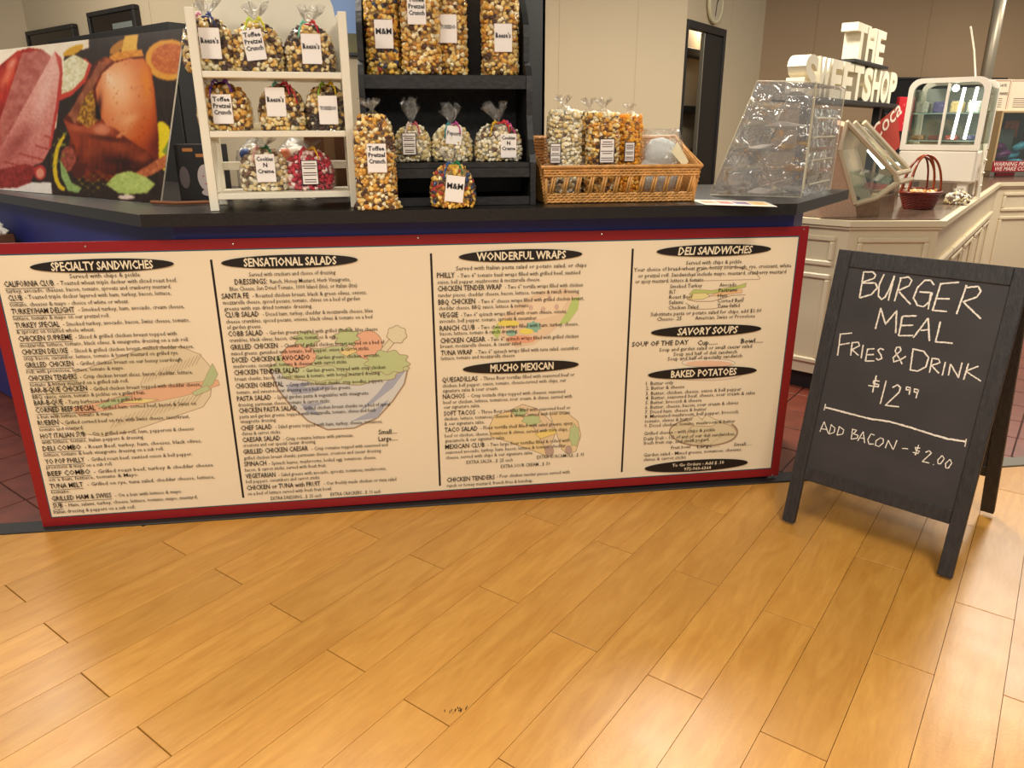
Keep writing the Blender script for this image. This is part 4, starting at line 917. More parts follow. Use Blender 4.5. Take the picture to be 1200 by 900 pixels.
q = MB(); q.tube([(-.02, -.018, .128), (BW+.02, -.018, .128), (BW+.03, BDp+.01, .224), (-.03, BDp+.01, .224)], .006, 6, closed=True); q.build('rim', M_wick, BK)
bz = 1.1405+.009
popcorn_bag('bag of white cheddar popcorn standing in the wicker basket', wx(661, .16, 180), .165, bz, .125, .10, .325, .03, 'white', '#', prof=TALL, seed=51, cardpos=(-.042, .5), cardsize=(.04, .07), group='popcorn bags in the wicker basket', clusters=0)
popcorn_bag('dark popcorn bag half hidden between its neighbours in the wicker basket', wx(690, .27, 180), .285, bz, .11, .09, .32, .03, 'choco', '#', prof=TALL, seed=52, cardpos=(-.03, .36), cardsize=(.04, .07), group='popcorn bags in the wicker basket')
popcorn_bag('caramel popcorn bag with white ingredients card in the wicker basket', wx(704, .16, 180), .145, bz, .12, .10, .315, .03, 'caramel', '#', prof=TALL, seed=53, cardpos=(.005, .54), cardsize=(.056, .085), group='popcorn bags in the wicker basket', clusters=.2)
popcorn_bag('orange cheddar popcorn bag leaning in the wicker basket', wx(738, .18, 190), .21, bz, .095, .10, .31, .02, 'cheddar', '#', prof=TALL, seed=54, cardpos=(-.01, .53), cardsize=(.04, .07), group='popcorn bags in the wicker basket')
# cotton candy bag
CC_ = thing('cotton_candy_bag', 'clear bag of pale blue cotton candy in the wicker basket', 'candy bag', (wx(773, .17, 190), .17, bz))
M_fluff = mat('pale_blue_floss', (212, 216, 216), .9, bump=.6, bscale=30)
for (x, z, s) in ((.0, .064, .074), (.002, .155, .072), (-.03, .1, .055)):
    MB().add((ICO_V*np.array([s, s*.8, s*.82])*(1+.08*np.sin(ICO_V[:, :1]*9))+np.array([x, 0, z])), ICO_F.tolist()).build('floss', M_fluff, CC_, smooth=True)
aa = np.linspace(0, 2*math.pi, 32, endpoint=False); mb = MB(); ts = np.linspace(0, 1, 14); vs = np.concatenate([surf([(0, .85), (.06, 1), (.7, 1.02), (.85, .95), (1, .8)], .16, .125, .245, np.full(32, t), aa)*np.array([1, 1, 1])*(1+.02*RNG.normal(size=(32, 1))*np.array([1, 1, 0])) for t in ts])
mb.add(vs, [(i*32+j, i*32+(j+1) % 32, (i+1)*32+(j+1) % 32, (i+1)*32+j) for i in range(13) for j in range(32)]+[tuple(range(32))[::-1]]).build('bag_film', M_tuft, CC_, smooth=True)
MB().add([(.04, -.07, .20), (.085, -.075, .13), (.07, -.072, .11), (.02, -.066, .165)], [(0, 1, 2, 3)]).sweep([(.06, -.074, .17), (.09, -.07, .09), (.075, -.07, .085)], (0, .001, 0)).build('pale_ribbon', mat('cream_ribbon', (236, 226, 190), .3), CC_)

# acrylic case on the end of the counter ------------------------------------------------------------------
AA = np.array([1.194, .288, 1.1405]); ea = np.array([.871, -.491, 0]); ga = np.array([.682, .731, 0.]); AD = .46
AC = thing('acrylic_case', 'clear acrylic pastry case with slanted side and tiers on counter end', 'display case', AA)
def ap_(s, g, z): return ea*s+ga*g+np.array([0, 0, z])
sidep = [(0, 0), (.345, 0), (.352, .412), (.141, .42), (.125, .362)]
for g in (0, AD): MB().sweep([ap_(s, g, z) for s, z in sidep], ga*.005).build('side_panel', M_acryl, AC)
for g in (0, AD):
    MB().tube([ap_(a[0], g+.002, a[1]+.002) for a in sidep], .0022, 4, closed=True).build('polished_edge', M_acredge, AC)
def sheet(name, a, b, t=.004, g0=.006, g1=AD-.001, m=None):
    d = np.array([-(b[1]-a[1]), b[0]-a[0]]); d = d/np.linalg.norm(d)*t
    return MB().sweep([ap_(a[0], g0, a[1]), ap_(b[0], g0, b[1]), ap_(b[0]+d[0], g0, b[1]+d[1]), ap_(a[0]+d[0], g0, a[1]+d[1])], ga*(g1-g0)).build(name, m or M_acryl, AC)
sheet('base_sheet', (.004, 0), (.34, 0)); sheet('top_sheet', (.143, .414), (.35, .407)); sheet('slanted_front', (.012, .01), (.12, .355)); sheet('front_lip', (.13, .365), (.142, .412))
for i, z in enumerate((.085, .175, .26, .33)):
    s0 = .012+.33*z; sheet('tier', (s0+.012, z), (.335, z-.012)); sheet('tier_edge', (s0+.012, z), (s0+.014, z+.012), .003, m=M_acredge); sheet('rear_door', (.344, z-.078), (.347, z-.008), .003, .03, AD-.03)
    MB().tube([ap_(.352, .08, z-.04), ap_(.352, AD-.08, z-.04)], .004, 6).build('door_pull', M_acredge, AC)
MB().sweep([ap_(.346, .0, .03), ap_(.346, 0, .405), ap_(.346, .02, .405), ap_(.346, .02, .03)], ea*.004).build('rear_stile', M_acredge, AC)
for i, (s, g, z, c) in enumerate(((.24, .12, .17, (226, 176, 80)), (.27, .25, .17, (214, 160, 70)), (.22, .3, .085, (222, 170, 84)), (.28, .16, .085, (206, 150, 70)))):
    p = AA+ap_(s, g, z); t = thing('wrapped_pastry', ('pale golden wrapped pastry on the second tier of the acrylic case', 'tan wrapped pastry on the second tier deeper inside the acrylic case', 'golden wrapped pastry on the lowest tier deeper inside the acrylic case', 'brown wrapped pastry on the lowest tier of the acrylic case')[i], 'pastry', p, .6+i*.5, 'wrapped pastries in the acrylic case')
    v = ICO_V*np.array([.055, .022, .013])*(1+.2*np.sin(ICO_V[:, :1]*7+i)); v[:, 2] -= v[:, 2].min(); v[:, 2] += .0005
    MB().add(v, ICO_F.tolist()).build('pastry', mat('pastry_%d' % i, c, .5, var=.2), t, smooth=True); MB().tube([(-.09, .005, .012), (-.05, 0, .013)], [.012, .003], 6).tube([(.05, 0, .013), (.09, -.004, .012)], [.003, .012], 6).build('wrapper_twist', M_tuft, t)
for i, (s, g, z) in enumerate(((.17, .14, .006), (.24, .32, .006), (.22, .15, .262), (.16, .16, .177))):
    p = AA+ap_(s, g, z); q = MB(); q.add([(-.07, -.04, .001), (0, -.045, .014), (.07, -.04, .003), (.075, .04, .001), (.01, .045, .018), (-.06, .04, .002), (-.07, -.04, 0), (.07, -.04, 0), (.075, .04, 0), (-.06, .04, 0)], [(0, 1, 4, 5), (1, 2, 3, 4), (6, 9, 8, 7), (0, 6, 7, 2, 1), (3, 8, 9, 5, 4), (2, 7, 8, 3), (5, 9, 6, 0)])
    o = q.build('paper_liner', mat('tissue_paper', (236, 228, 220), .7), None); o.location = p; o.rotation_euler = (0, 0, .4+i); tag(o, ('flat tissue liner on the floor of the acrylic case by its near panel', 'rumpled tissue liner on the floor of the acrylic case towards its far panel', 'white tissue liner on the third tier of the acrylic case', 'white tissue liner on the second tier by the slanted front of the acrylic case')[i], 'paper liner', 'tissue liners')
# flyers lying on the counter
def flyer(pts, label, z=1.1405):
    P = [Pz(x, y, z) for x, y in pts]; c = sum(P)/4; P = [p-c for p in P]; t = thing('flyer', label, 'flyer', (c[0], c[1], z)); t0 = [np.array([p[0], p[1], 0]) for p in P]
    MB().sweep(t0, (0, 0, .0012)).build('sheet', mat('flyer_paper', (236, 224, 206), .5), t)
    for i, c3 in enumerate(((206, 150, 110), (196, 96, 70), (120, 90, 130), (230, 180, 90))):
        u0, u1 = .06+i*.225, .06+i*.225+.2; bl = lambda u, v: (t0[0]*(1-u)+t0[1]*u)*(1-v)+(t0[3]*(1-u)+t0[2]*u)*v+np.array([0, 0, .0013])
        MB().add([bl(u0, .2), bl(u1, .2), bl(u1, .75), bl(u0, .75)], [(0, 3, 2, 1)]).build('printed_photo', mat('flyer_%d' % i, c3, .4, var=.3, vscale=60), t)
flyer([(808, 234), (896, 236.5), (911, 242.5), (826, 240)], 'glossy flyer with food pictures lying at the counter edge')

# ------------------------------------------------------------------ behind the deli counter
# leaflet pocket on the angled wing
LP = np.array([-1.93, 1.165, .86]); t = thing('leaflet_pocket', 'brown leaflet pocket with crumpled white papers on the blue counter wing', 'leaflet holder', LP, math.atan2(-.727, .687))
MB().bbox(-.06, .26, -.07, -.002, 0, .10, .003).build('pocket', mat('brown_card', (104, 66, 44), .7), t)
for i, (x, h) in enumerate(((.06, .19), (.11, .175), (.17, .16), (.21, .135))):
    MB().add([(x-.03, -.05+.006*i, .1), (x+.035, -.055+.006*i, .1), (x+.04, -.04+.006*i, h-.02), (x+.005, -.045, h), (x-.03, -.035+.006*i, h-.01), (x-.03, -.045+.006*i, .1), (x+.035, -.048+.006*i, .1), (x+.04, -.033+.006*i, h-.02), (x+.005, -.036, h), (x-.03, -.028+.006*i, h-.01)],
             [(0, 1, 2, 3, 4), (9, 8, 7, 6, 5), (0, 5, 6, 1), (1, 6, 7, 2), (2, 7, 8, 3), (3, 8, 9, 4), (4, 9, 5, 0)]).build('paper', mat('white_paper', (232, 226, 220), .7), t)
# dark box with pale spotted oval print
EB = thing('snack_box', 'black carton with pale spotted egg shape standing between poster and white rack', 'box', (-.785, .40, 1.1405), -.25)
MB().bbox(-.085, .085, 0, .085, 0, .205, .002).build('carton', mat('black_carton', (30, 25, 25), .5), EB)
q = MB(); q.sweep([(.03+.033*math.cos(a), -.0004, .085+.048*math.sin(a)) for a in np.linspace(0, 2*math.pi, 28, endpoint=False)], (0, -.0006, 0)); q.build('printed_oval', mat('oval_print', (196, 180, 176), .5), EB)
q = MB(); q.sweep([(.03+.024*math.cos(a), -.0004, .03+.012*math.sin(a)) for a in np.linspace(0, 2*math.pi, 20, endpoint=False)], (0, -.0006, 0)); q.build('printed_base', MATS['oval_print'], EB)
q = MB(); q.sweep([(-.055+.02*math.cos(a), -.0004, .085+.04*math.sin(a)) for a in np.linspace(0, 2*math.pi, 24, endpoint=False)], (0, -.0006, 0)); q.build('printed_oval', mat('oval_print_dim', (96, 84, 84), .5), EB)
for x, z in ((.02, .09), (.045, .1), (.035, .07), (.028, .062), (.042, .078)): MB().sweep([(x+.003*math.cos(a), -.0011, z+.003*math.sin(a)) for a in np.linspace(0, 2*math.pi, 8, endpoint=False)], (0, -.0004, 0)).build('printed_spot', mat('spot_red', (176, 60, 50), .5), EB)
for x0, x1, z in ((-.05, -.01, .185), (.06, .08, .185), (0, .05, .165)): MB().box(x0, x1, -.0008, -.0002, z-.006, z+.006).build('printed_tab', mat('tab_orange', (190, 120, 60), .5), EB)
o = MB().tube([(-.93, .28, 1.148), (-.83, .225, 1.148), (-.71, .25, 1.148)], .007, 6).build('wooden_skewer_strip', mat('brown_wood', (130, 78, 46), .5)); tag(o, 'thin brown wooden strip lying before the black carton', 'wood strip')
# things seen through the lower part of the rack
for i, (x, y, sx, sy, sz, rz) in enumerate(((-.31, .58, .19, .16, .24, .1), (-.14, .50, .09, .10, .17, -.1))):
    b = thing('cardboard_box', ('wide brown cardboard box behind the white rack', 'narrow brown cardboard box behind the right end of the white rack')[i], 'box', (x, y, 1.1405), rz, 'cardboard boxes')
    MB().bbox(-sx/2, sx/2, -sy/2, sy/2, 0, sz, .002).build('carton', mat('cardboard', (112, 74, 48), .8, var=.1), b); MB().box(-.02, .02, -sy/2-.0008, -sy/2+.001, 0.002, sz-.002).build('tape', mat('tape', (140, 104, 70), .3), b)
for i, (px, lab, c1, c2, seed) in enumerate(((298, 'clear bag of white candy with blue and yellow trim behind the cookies popcorn', (222, 214, 204), (60, 80, 140), 3), (344, 'white toy chick in clear bag behind the pink popcorn', (232, 222, 206), (226, 130, 90), 4))):
    X = wx(px, .33, 180); t = thing('candy_bag', lab, 'candy bag', (X, .36, 1.1405), 0, 'bags behind the rack')
    v = ICO_V*np.array([.06, .045, .10])+np.array([0, 0, .10]); v[:, 2] = np.maximum(v[:, 2], .001); MB().add(v, ICO_F.tolist()).build('filling', mat('filling_%d' % i, c1, .7, var=.1), t, smooth=True)
    for x, z, s, c in ((-.03, .17, .022, c2), (.03, .13, .012, (214, 170, 60))): MB().add(ICO_V*s+np.array([x, -.035, z]), ICO_F.tolist()).build('candy_piece', mat('piece_%d_%d_%d' % c, c, .5), t, smooth=True)
    aa = np.linspace(0, 2*math.pi, 24, endpoint=False); RR = [surf([(0, .8), (.1, 1), (.75, .95), (.92, .4), (1, .1)], .15, .11, .235, np.full(24, x), aa) for x in np.linspace(0, 1, 10)]
    MB().add(np.concatenate(RR), [(a*24+j, a*24+(j+1) % 24, (a+1)*24+(j+1) % 24, (a+1)*24+j) for a in range(9) for j in range(24)]).build('bag_film', M_tuft, t, smooth=True)
# tall black cabinet and bright picture behind the hutch
M_cab = mat('cabinet_black', (15, 14, 14), .5)
CBt = thing('black_cabinet', 'tall black panelled cabinet against the wall behind the hutch', 'cabinet', (-.24, 2.3, 0))
MB().bbox(0, 1.105, .02, .28, 0, 2.7, .004).build('carcass', M_cab, CBt)
for x in (.02, .56):
    d = MB().bbox(x, x+.525, 0, .0195, .05, 2.18, .004).build('door', M_cab, CBt); MB().bbox(x+.07, x+.455, -.006, -.0002, .15, 2.08, .004).build('raised_panel', M_cab, d); MB().bbox(x+.02, x+.035, -.02, -.0002, 1.0, 1.14, .003).build('handle', M_steel, d)
MB().bbox(.0, 1.105, -.015, .0195, 2.2, 2.26, .004).build('cornice', M_cab, CBt)
q = Py(405, 20, 2.55); t = thing('wall_picture', 'bright landscape picture with blue sky on the wall above the rack', 'picture', (q[0]-.13, 2.57, q[2]-.22))
MB().bbox(-.35, .42, 0, .025, 0, .55, .003).build('frame', M_blk, t); MB().box(-.33, .40, -.001, .0, .13, .53).build('sky_print', mat('sky_print', (120, 150, 200), .3, var=.1, vscale=4), t); MB().box(-.33, .40, -.001, .0, .02, .13).build('field_print', mat('field_print', (92, 86, 44), .4, var=.3, vscale=12), t)
# dark service windows and ledge on the angled left wall
WA = np.array([-2.97, 4.37]); wd_ = np.array([.7071, -.7071]); wn = np.array([-.7071, -.7071]); n45 = (1, 1, 0)
def wpt(x, y): P = Pl(x, y, (0, 1.4, 0), n45); return (P[:2]-WA)@wd_, P[2]
def on_wall(a): return (WA[0]+wd_[0]*a, WA[1]+wd_[1]*a)
for i, (c, lab) in enumerate((((36, 38, 91, 27), 'dark framed wall screen above the ham end of the poster'), ((108, 16, 163, 6), 'dark framed wall screen showing pale reflections above the roast turkey'))):
    a0, z = wpt(c[0], c[1]); a1, _ = wpt(c[2], c[3]); x, y = on_wall((a0+a1)/2); w = a1-a0; hh = w*.62
    t = thing('wall_screen', lab, 'screen', (x+wn[0]*.045, y+wn[1]*.045, z-hh), math.atan2(wd_[1], wd_[0]), 'dark wall screens')
    f = MB(); b = .03
    f.bbox(-w/2, w/2, 0, .04, 0, b, .003); f.bbox(-w/2, w/2, 0, .04, hh-b, hh, .003); f.bbox(-w/2, -w/2+b, 0, .04, b, hh-b, .003); f.bbox(w/2-b, w/2, 0, .04, b, hh-b, .003); f.build('frame', M_blk, t)
    MB().box(-w/2+b, w/2-b, .012, .035, b, hh-b).build('screen_glass', mat('dark_glass', (22, 16, 16), .12), t)
    if i:
        for z0 in (.19, .28): MB().box(.0, w/2-.06, .0105, .0118, z0, z0+.035).build('pale_strip', mat('strip_grey', (110, 116, 112), .4), t)
a0, z = wpt(96, 38); a1, z1 = wpt(240, 18); x, y = on_wall((a0+a1)/2); w = a1-a0; z -= .075
t = thing('black_sideboard', 'tall black sideboard along the wall below the dark screens', 'sideboard', (x+wn[0]*.25, y+wn[1]*.25, 0), math.atan2(wd_[1], wd_[0])); MB().bbox(-w/2, w/2, -.0, .188, z-.06, z, .004).build('top', M_cab, t); MB().bbox(-w/2+.02, w/2-.02, .03, .188, 0, z-.0605, .004).build('carcass', M_cab, t)
for k in range(2): MB().bbox(-w/2+.03+k*(w/2-.02), -.01+k*(w/2-.02), .012, .0295, .08, z-.09, .003).build('door', M_cab, t)

# doorway in the angled wall
dt = struct(thing('door_1', 'open black doorway', 'door', (0, 0, 0))); del dt['label']; del dt['category']; dt.matrix_world = DM
for x0, x1, z0, z1 in ((.005, .025, 0, 2.2), (.825, .87, 0, 2.2), (.025, .825, 2.14, 2.2)): MB().bbox(x0, x1, -.015, .04, z0, z1, .003).build('door_frame', M_blk, dt)
MB().bbox(.40, .824, -.005, .03, .01, 2.135, .003).build('door_leaf', M_cab, dt); MB().bbox(.392, .40, -.006, .03, .01, 2.135, .002).build('door_edge', M_steel, dt)
MB().bbox(.1, 1.6, .32, .34, 0, 2.3, .003).build('store_room_wall', M_wall, dt)
for z in (1.20, 1.58, 2.05): MB().bbox(.1, 1.6, .2, .319, z-.06, z, .003).build('store_shelf', M_blk, dt)
def indoor(x, y, z): return tuple(DM @ Vector((x, y, z)))
l_ = bpy.data.lights.new('store_room_fill', 'POINT'); l_.energy = 6; l_.color = (1, .85, .65); l_.shadow_soft_size = .05; lo = bpy.data.objects.new('store_room_fill', l_); COL.objects.link(lo); lo.location = indoor(1.1, .22, 2.3)  # added fill light to brighten the doorway interior, no fixture there
t = thing('red_box', 'small red box on the store room shelf beyond the doorway', 'box', indoor(1.3, .25, 1.2005), math.atan2(1.42, 1.3)); MB().bbox(-.06, .06, -.05, .05, 0, .14, .003).build('carton', mat('red_carton', (206, 40, 36), .5), t); MB().box(-.05, .05, -.051, -.0502, .1, .12).build('lid_band', mat('dark_red', (120, 20, 24), .5), t)
t = thing('notice_sheet', 'white notice sheet pinned inside the store room beyond the doorway', 'notice', indoor(1.45, .31, 1.68), math.atan2(1.42, 1.3)); MB().box(-.11, .11, 0, .004, 0, .24).build('sheet', MATS['white_paper'], t); MB().box(-.07, -.03, -.001, 0, .05, .09).box(.0, .05, -.001, 0, .05, .1).build('print', M_cardline, t)['kind'] = 'stuff'
# clock
P = Pl(836, 4, (2.22, 3.54, 0), (.7376, -.6752, 0)); ck = thing('wall_clock', 'round wall clock with cream rim above the doorway', 'clock', P+np.array([.7376, -.6752, 0])*.02, math.atan2(1.42, 1.3)); R90 = Matrix.Rotation(math.pi/2, 4, 'X')
MB().tube([(.145*math.cos(a), 0, .145*math.sin(a)) for a in np.linspace(0, 2*math.pi, 32, endpoint=False)], .016, 8, closed=True).build('rim', mat('clock_rim', (206, 196, 160), .4), ck, smooth=True)
MB().lathe([(.0001, 0), (.14, 0), (.14, .01), (.0001, .01)], 32).build('dial', mat('clock_dial', (190, 176, 150), .5), ck, M=R90); MB().tube([(0, -.014, 0), (.05, -.014, .06)], .004, 5).build('hour_hand', M_ink, ck); MB().tube([(0, -.014, 0), (-.02, -.014, -.1)], .003, 5).build('minute_hand', M_ink, ck)
# plant at the back of the counter
P = Pz(858, 214, 1.1405); PT = thing('potted_plant', 'small dark-leaved plant in a white pot at the back of the counter', 'plant', (P[0], min(P[1], .74), 1.1405))
MB().lathe([(.03, 0), (.042, .075), (.046, .08), (.04, .08), (.036, .07), (.0001, .07)], 20).build('pot', M_white, PT, smooth=True)
for i in range(9):
    a = i*2.4; l = .10+.05*(i % 3); p0 = np.array([0, 0, .07]); tip = np.array([math.cos(a)*l*.5, math.sin(a)*l*.5, .07+l]); pts = [p0+(tip-p0)*u+np.array([0, 0, .02*math.sin(u*3)]) for u in np.linspace(0, 1, 7)]
    MB().tube(pts, [.003, .008, .013, .015, .012, .007, .001], 5).build('leaf', mat('dark_leaf', (38, 44, 30), .5), PT, smooth=True)

# ------------------------------------------------------------------ cream candy counter
CZ = .95
c_pts = [(1.80, 1.42), (2.22, .93), (2.70, .86), (5.0, 3.26), (7.2, 3.26), (7.2, 4.2), (3.6, 4.2), (1.80, 2.0)]
KC = thing('candy_counter', 'cream panelled candy counter with raised mouldings beyond the deli counter', 'counter', (2.2, .9, 0)); off = np.array([2.2, .9])
loc = lambda pts: [(p[0]-2.2, p[1]-.9) for p in pts]
def inset(pts, d):
    out = []; n = len(pts)
    for i in range(n):
        p0, p1, p2 = [np.array(pts[(i+k) % n], float) for k in (-1, 0, 1)]; a = p1-p0; b = p2-p1; a /= np.linalg.norm(a); b /= np.linalg.norm(b); na_ = np.array([-a[1], a[0]]); nb_ = np.array([-b[1], b[0]]); m = na_+nb_; m /= (m@na_); out.append(tuple(p1+m*d))
    return out
MB().prism(loc(inset(c_pts, .03)), .1, CZ-.035).build('body', M_panel, KC); MB().prism(loc(inset(c_pts, .06)), 0, .1).build('toe_kick', M_blk, KC)
MB().prism(loc(c_pts), CZ-.035, CZ-.006).build('edge_trim', M_panel, KC); MB().prism(loc(inset(c_pts, .012)), CZ-.05, CZ-.0351).build('edge_cove', M_panel, KC)
wt = MB().prism(loc(inset(c_pts, .035)), CZ-.0059, CZ).build('worktop', mat('brown_granite', (104, 84, 70), .2, var=.35, vscale=120)); wt.location = (2.2, .9, 0); tag(wt, 'glossy brown speckled stone worktop on the cream candy counter', 'worktop')
def frame(a, b, u0, u1, z0, z1, wdt=.03, prj=.016):
    a = np.array(a); b = np.array(b); d = (b-a)/np.linalg.norm(b-a); M = basis((a[0]-2.2, a[1]-.9, 0), (d[0], d[1], 0)); mb = MB()
    for x0, x1, zz0, zz1 in ((u0, u1, z0, z0+wdt), (u0, u1, z1-wdt, z1), (u0, u0+wdt, z0+wdt, z1-wdt), (u1-wdt, u1, z0+wdt, z1-wdt)): mb.bbox(x0, x1, .03-prj, .0299, zz0, zz1, .007)
    mb.build('panel_moulding', M_panel, KC, M=M)
ip = inset(c_pts, 0)
La = math.dist(c_pts[0], c_pts[1]); frame(c_pts[0], c_pts[1], .06, La-.07, .70, .86); frame(c_pts[0], c_pts[1], .06, La-.07, .16, .66)
frame(c_pts[1], c_pts[2], .06, .43, .70, .86); frame(c_pts[1], c_pts[2], .06, .43, .16, .66)
Ls = math.dist(c_pts[2], c_pts[3]); M3 = basis((c_pts[2][0]-2.2, c_pts[2][1]-.9, 0), (.692, .722, 0))
for i in range(5): frame(c_pts[2], c_pts[3], .12+i*.62, .12+i*.62+.5, .16, .66)
for i in range(5): MB().bbox(.05+i*.62, .05+i*.62+.6, .008, .0299, .68, .725, .008).build('chair_rail', M_panel, KC, M=M3)
for i in range(3): frame(c_pts[3], c_pts[4], .06+i*.5, .5+i*.5, .70, .86); frame(c_pts[3], c_pts[4], .06+i*.5, .5+i*.5, .16, .66)

# slanted glass candy case on it
cY = 1.06; GA = np.array([.25, .25, 0]); ck_ = [Py(x, y, cY) for x, y in ((1004, 254), (1031, 247), (1052, 214), (1049, 204), (992, 143), (958, 140), (962, 240))]
ck_[0][2] = ck_[1][2] = ck_[6][2] = CZ+.0005; c0 = ck_[0].copy()
SG = thing('slanted_candy_case', 'tan slanted glass candy case with lit shelves on the candy counter', 'display case', c0); lk = [p-c0 for p in ck_]
M_tan = mat('tan_laminate', (186, 150, 124), .6, var=.12, vscale=90)
lw_ = Py(984, 176, cY)-c0; lr_ = Py(1002, 239, cY)-c0; le = Py(1026, 232, cY)-c0
MB().sweep([lk[6], lk[0], lr_, lw_, Py(996, 150, cY)-c0, lk[5]], GA).build('side_panel', M_tan, SG)
MB().sweep([lk[0], lk[1], le+np.array([.03, 0, 0]), lr_], GA).build('wood_base', mat('oak_base', (128, 98, 72), .5, var=.2), SG)
fp = [lr_, le, lk[2], lk[3], lk[4], lw_]
MB().sweep(fp, GA*.01).build('end_glass', M_glass, SG)
mb = MB()
for a, b in zip(fp, fp[1:]+fp[:1]): mb.tube([a, b], .014, 6); 
mb.build('end_frame', mat('tan_frame', (196, 176, 146), .4), SG)
mb = MB(); mb.tube([lk[3]+GA, lk[4]+GA], .016, 6); mb.tube([lk[3]+GA*.45, lk[4]+GA*.45], .012, 6); mb.tube([lk[3], lk[3]+GA], .014, 6); mb.tube([lk[2], lk[2]+GA], .014, 6); mb.build('sloped_frame', MATS['tan_frame'], SG)
MB().sweep([lk[3], lk[4], lk[4]+GA, lk[3]+GA], np.array([0, 0, .003])).build('sloped_glass', M_glass, SG)
for f in (.35, .62):
    a = lr_*(1-f)+lw_*f+np.array([.005, .01, 0]); b = le*(1-f)+lk[3]*f+np.array([-.01, .01, 0]); MB().sweep([a, b, b+GA*.95, a+GA*.95], (0, 0, -.006)).build('glass_shelf', M_glass, SG)
a = (lw_+lk[3])/2+GA*.1+np.array([0, .02, .06]); MB().tube([a, a+np.array([.11, .02, -.09])], .011, 6).build('light_tube', mat('case_light', (255, 250, 235), .5, emit=9), SG)
for i in range(4):
    p = c0+lr_*.8+le*.2+np.array([.02+.03*i, .06+.06*i, .0])+np.array([0, 0, .006]); p[2] = c0[2]+lr_[2]+.012
    o = MB().tube([(-.01, -.03, .012), (0, 0, .014), (.01, .03, .012)], .011, 6).build('candy_bar', mat('candy_%d' % (i % 2), ((96, 44, 34), (120, 160, 110))[i % 2], .4)); o.location = p; tag(o, ('dark red chocolate bar first in the slanted case', 'green wrapped bar in the slanted case before the last chocolate bar', 'dark red chocolate bar between the two green bars in the slanted case', 'green wrapped bar at the back of the slanted case')[i], 'candy bar', 'candy bars in the slanted case')

# sign of thick white letters on a black shelf
LZ = 1.56; LS = Pz(940, 112, LZ); LE_ = Pz(1048, 122, LZ); ld = (LE_-LS); LL = np.linalg.norm(ld); ld /= LL; lh = .215
SG2 = thing('letter_sign', 'thick white block letters reading The Sweet Shop on a black shelf', 'letter sign', LS, math.atan2(ld[1], ld[0]))
MB().bbox(-.05, LL+.06, -.02, .15, -.03, -.0005, .003).build('shelf', M_blk, SG2); MB().bbox(LL*.40, LL*.80, -.02, .15, lh+.005, lh+.025, .003).build('upper_shelf', M_blk, SG2)
for x in (.3, LL-.2): MB().bbox(x, x+.05, .05, .1, CZ-LZ+.0008, -.03, .003).build('support_post', M_blk, SG2)
M_foam = mat('white_foam', (232, 222, 196), .7); LET = []
for i, ch_ in enumerate('SWEETSHOP'): LET.append((ch_, i*LL/9+.005, LL/9-.02, 0, lh))
for i, ch_ in enumerate('THE'): LET.append((ch_, LL*.42+i*.25, .235, lh+.027, .21))
for c_, *_ in LET:
    o = text(c_, .3, .045, 4); o.data.extrude = .05
for (c_, x, w, z, hh), (v, f) in zip(LET, text_arrays(TEXTS[-12:])):
    mn, mx = v.min(0), v.max(0); MB().add([(x+(p[0]-mn[0])/(mx[0]-mn[0])*w, .05-p[2], z+(p[1]-mn[1])/(mx[1]-mn[1])*hh) for p in v], f).build('letter', M_foam, SG2)

# refrigerated pastry case
ef = np.array([.69, -.72, 0]); eb = np.array([.72, .69, 0]); pw_ = .46; PP = np.array([3.59, 1.83, CZ+.0005])-ef*(pw_+.01)
FC = thing('pastry_fridge', 'white countertop refrigerated display case with rounded top', 'display fridge', PP, math.atan2(ef[1], ef[0])); ph0, ph1, pd = .10, .74, .42
M_enamel = mat('white_enamel', (226, 216, 200), .3)
for x in (.03, pw_-.09):
    for y in (.03, pd-.09): MB().bbox(x, x+.06, y, y+.06, 0, ph0, .004).build('foot', M_enamel, FC)
MB().bbox(0, pw_, 0, pd, ph0, .30, .012).build('base_cabinet', M_enamel, FC)
def arch(w0, w1, z0, zt, r): return [(w0, z0), (w1, z0), (w1, zt-r)]+[(w1-r+r*math.cos(a), zt-r+r*math.sin(a)) for a in np.linspace(0, math.pi/2, 7)[1:]]+[(w0+r+r*math.cos(a), zt-r+r*math.sin(a)) for a in np.linspace(math.pi/2, math.pi, 7)]
oa = arch(0, pw_, .30, ph1, .07); ia = arch(.032, pw_-.032, .335, ph1-.03, .055)
for nm, y in (('front_frame', 0.0), ('rear_frame', pd-.03)):
    mb = MB(); n = len(oa); vs = [(x, y, z) for x, z in oa]+[(x, y, z) for x, z in ia]+[(x, y+.03, z) for x, z in oa]+[(x, y+.03, z) for x, z in ia]; fs = []
    for i in range(n): j = (i+1) % n; fs += [(i, j, n+j, n+i), (2*n+i, 3*n+i, 3*n+j, 2*n+j), (i, 2*n+i, 2*n+j, j), (n+i, n+j, 3*n+j, 3*n+i)]
    mb.add(vs, fs).build(nm, M_enamel, FC)
MB().bbox(pw_*.5-.008, pw_*.5+.008, .004, .02, .335, ph1-.03, .002).build('mullion', M_enamel, FC); MB().sweep([(x, .012, z) for x, z in ia], (0, .003, 0)).build('front_glass', M_glass, FC)
MB().bbox(.07, pw_-.07, 0.03, pd-.03, ph1-.012, ph1-.001, .003).build('roof', M_enamel, FC)
for x in (.004, pw_-.01): MB().box(x, x+.005, .03, pd-.03, .30, ph1-.06).build('side_glass', M_glass, FC)
for z in (.36, .53): MB().box(.03, pw_-.03, .04, pd-.04, z-.006, z).build('wire_shelf', mat('shelf_glass', (180, 190, 188), .2), FC)
for x in (.29, .36): MB().tube([(x, .06, .37), (x+.02, .06, ph1-.06)], .009, 8).build('light_tube', mat('fridge_light', (255, 252, 245), .4, emit=7), FC)
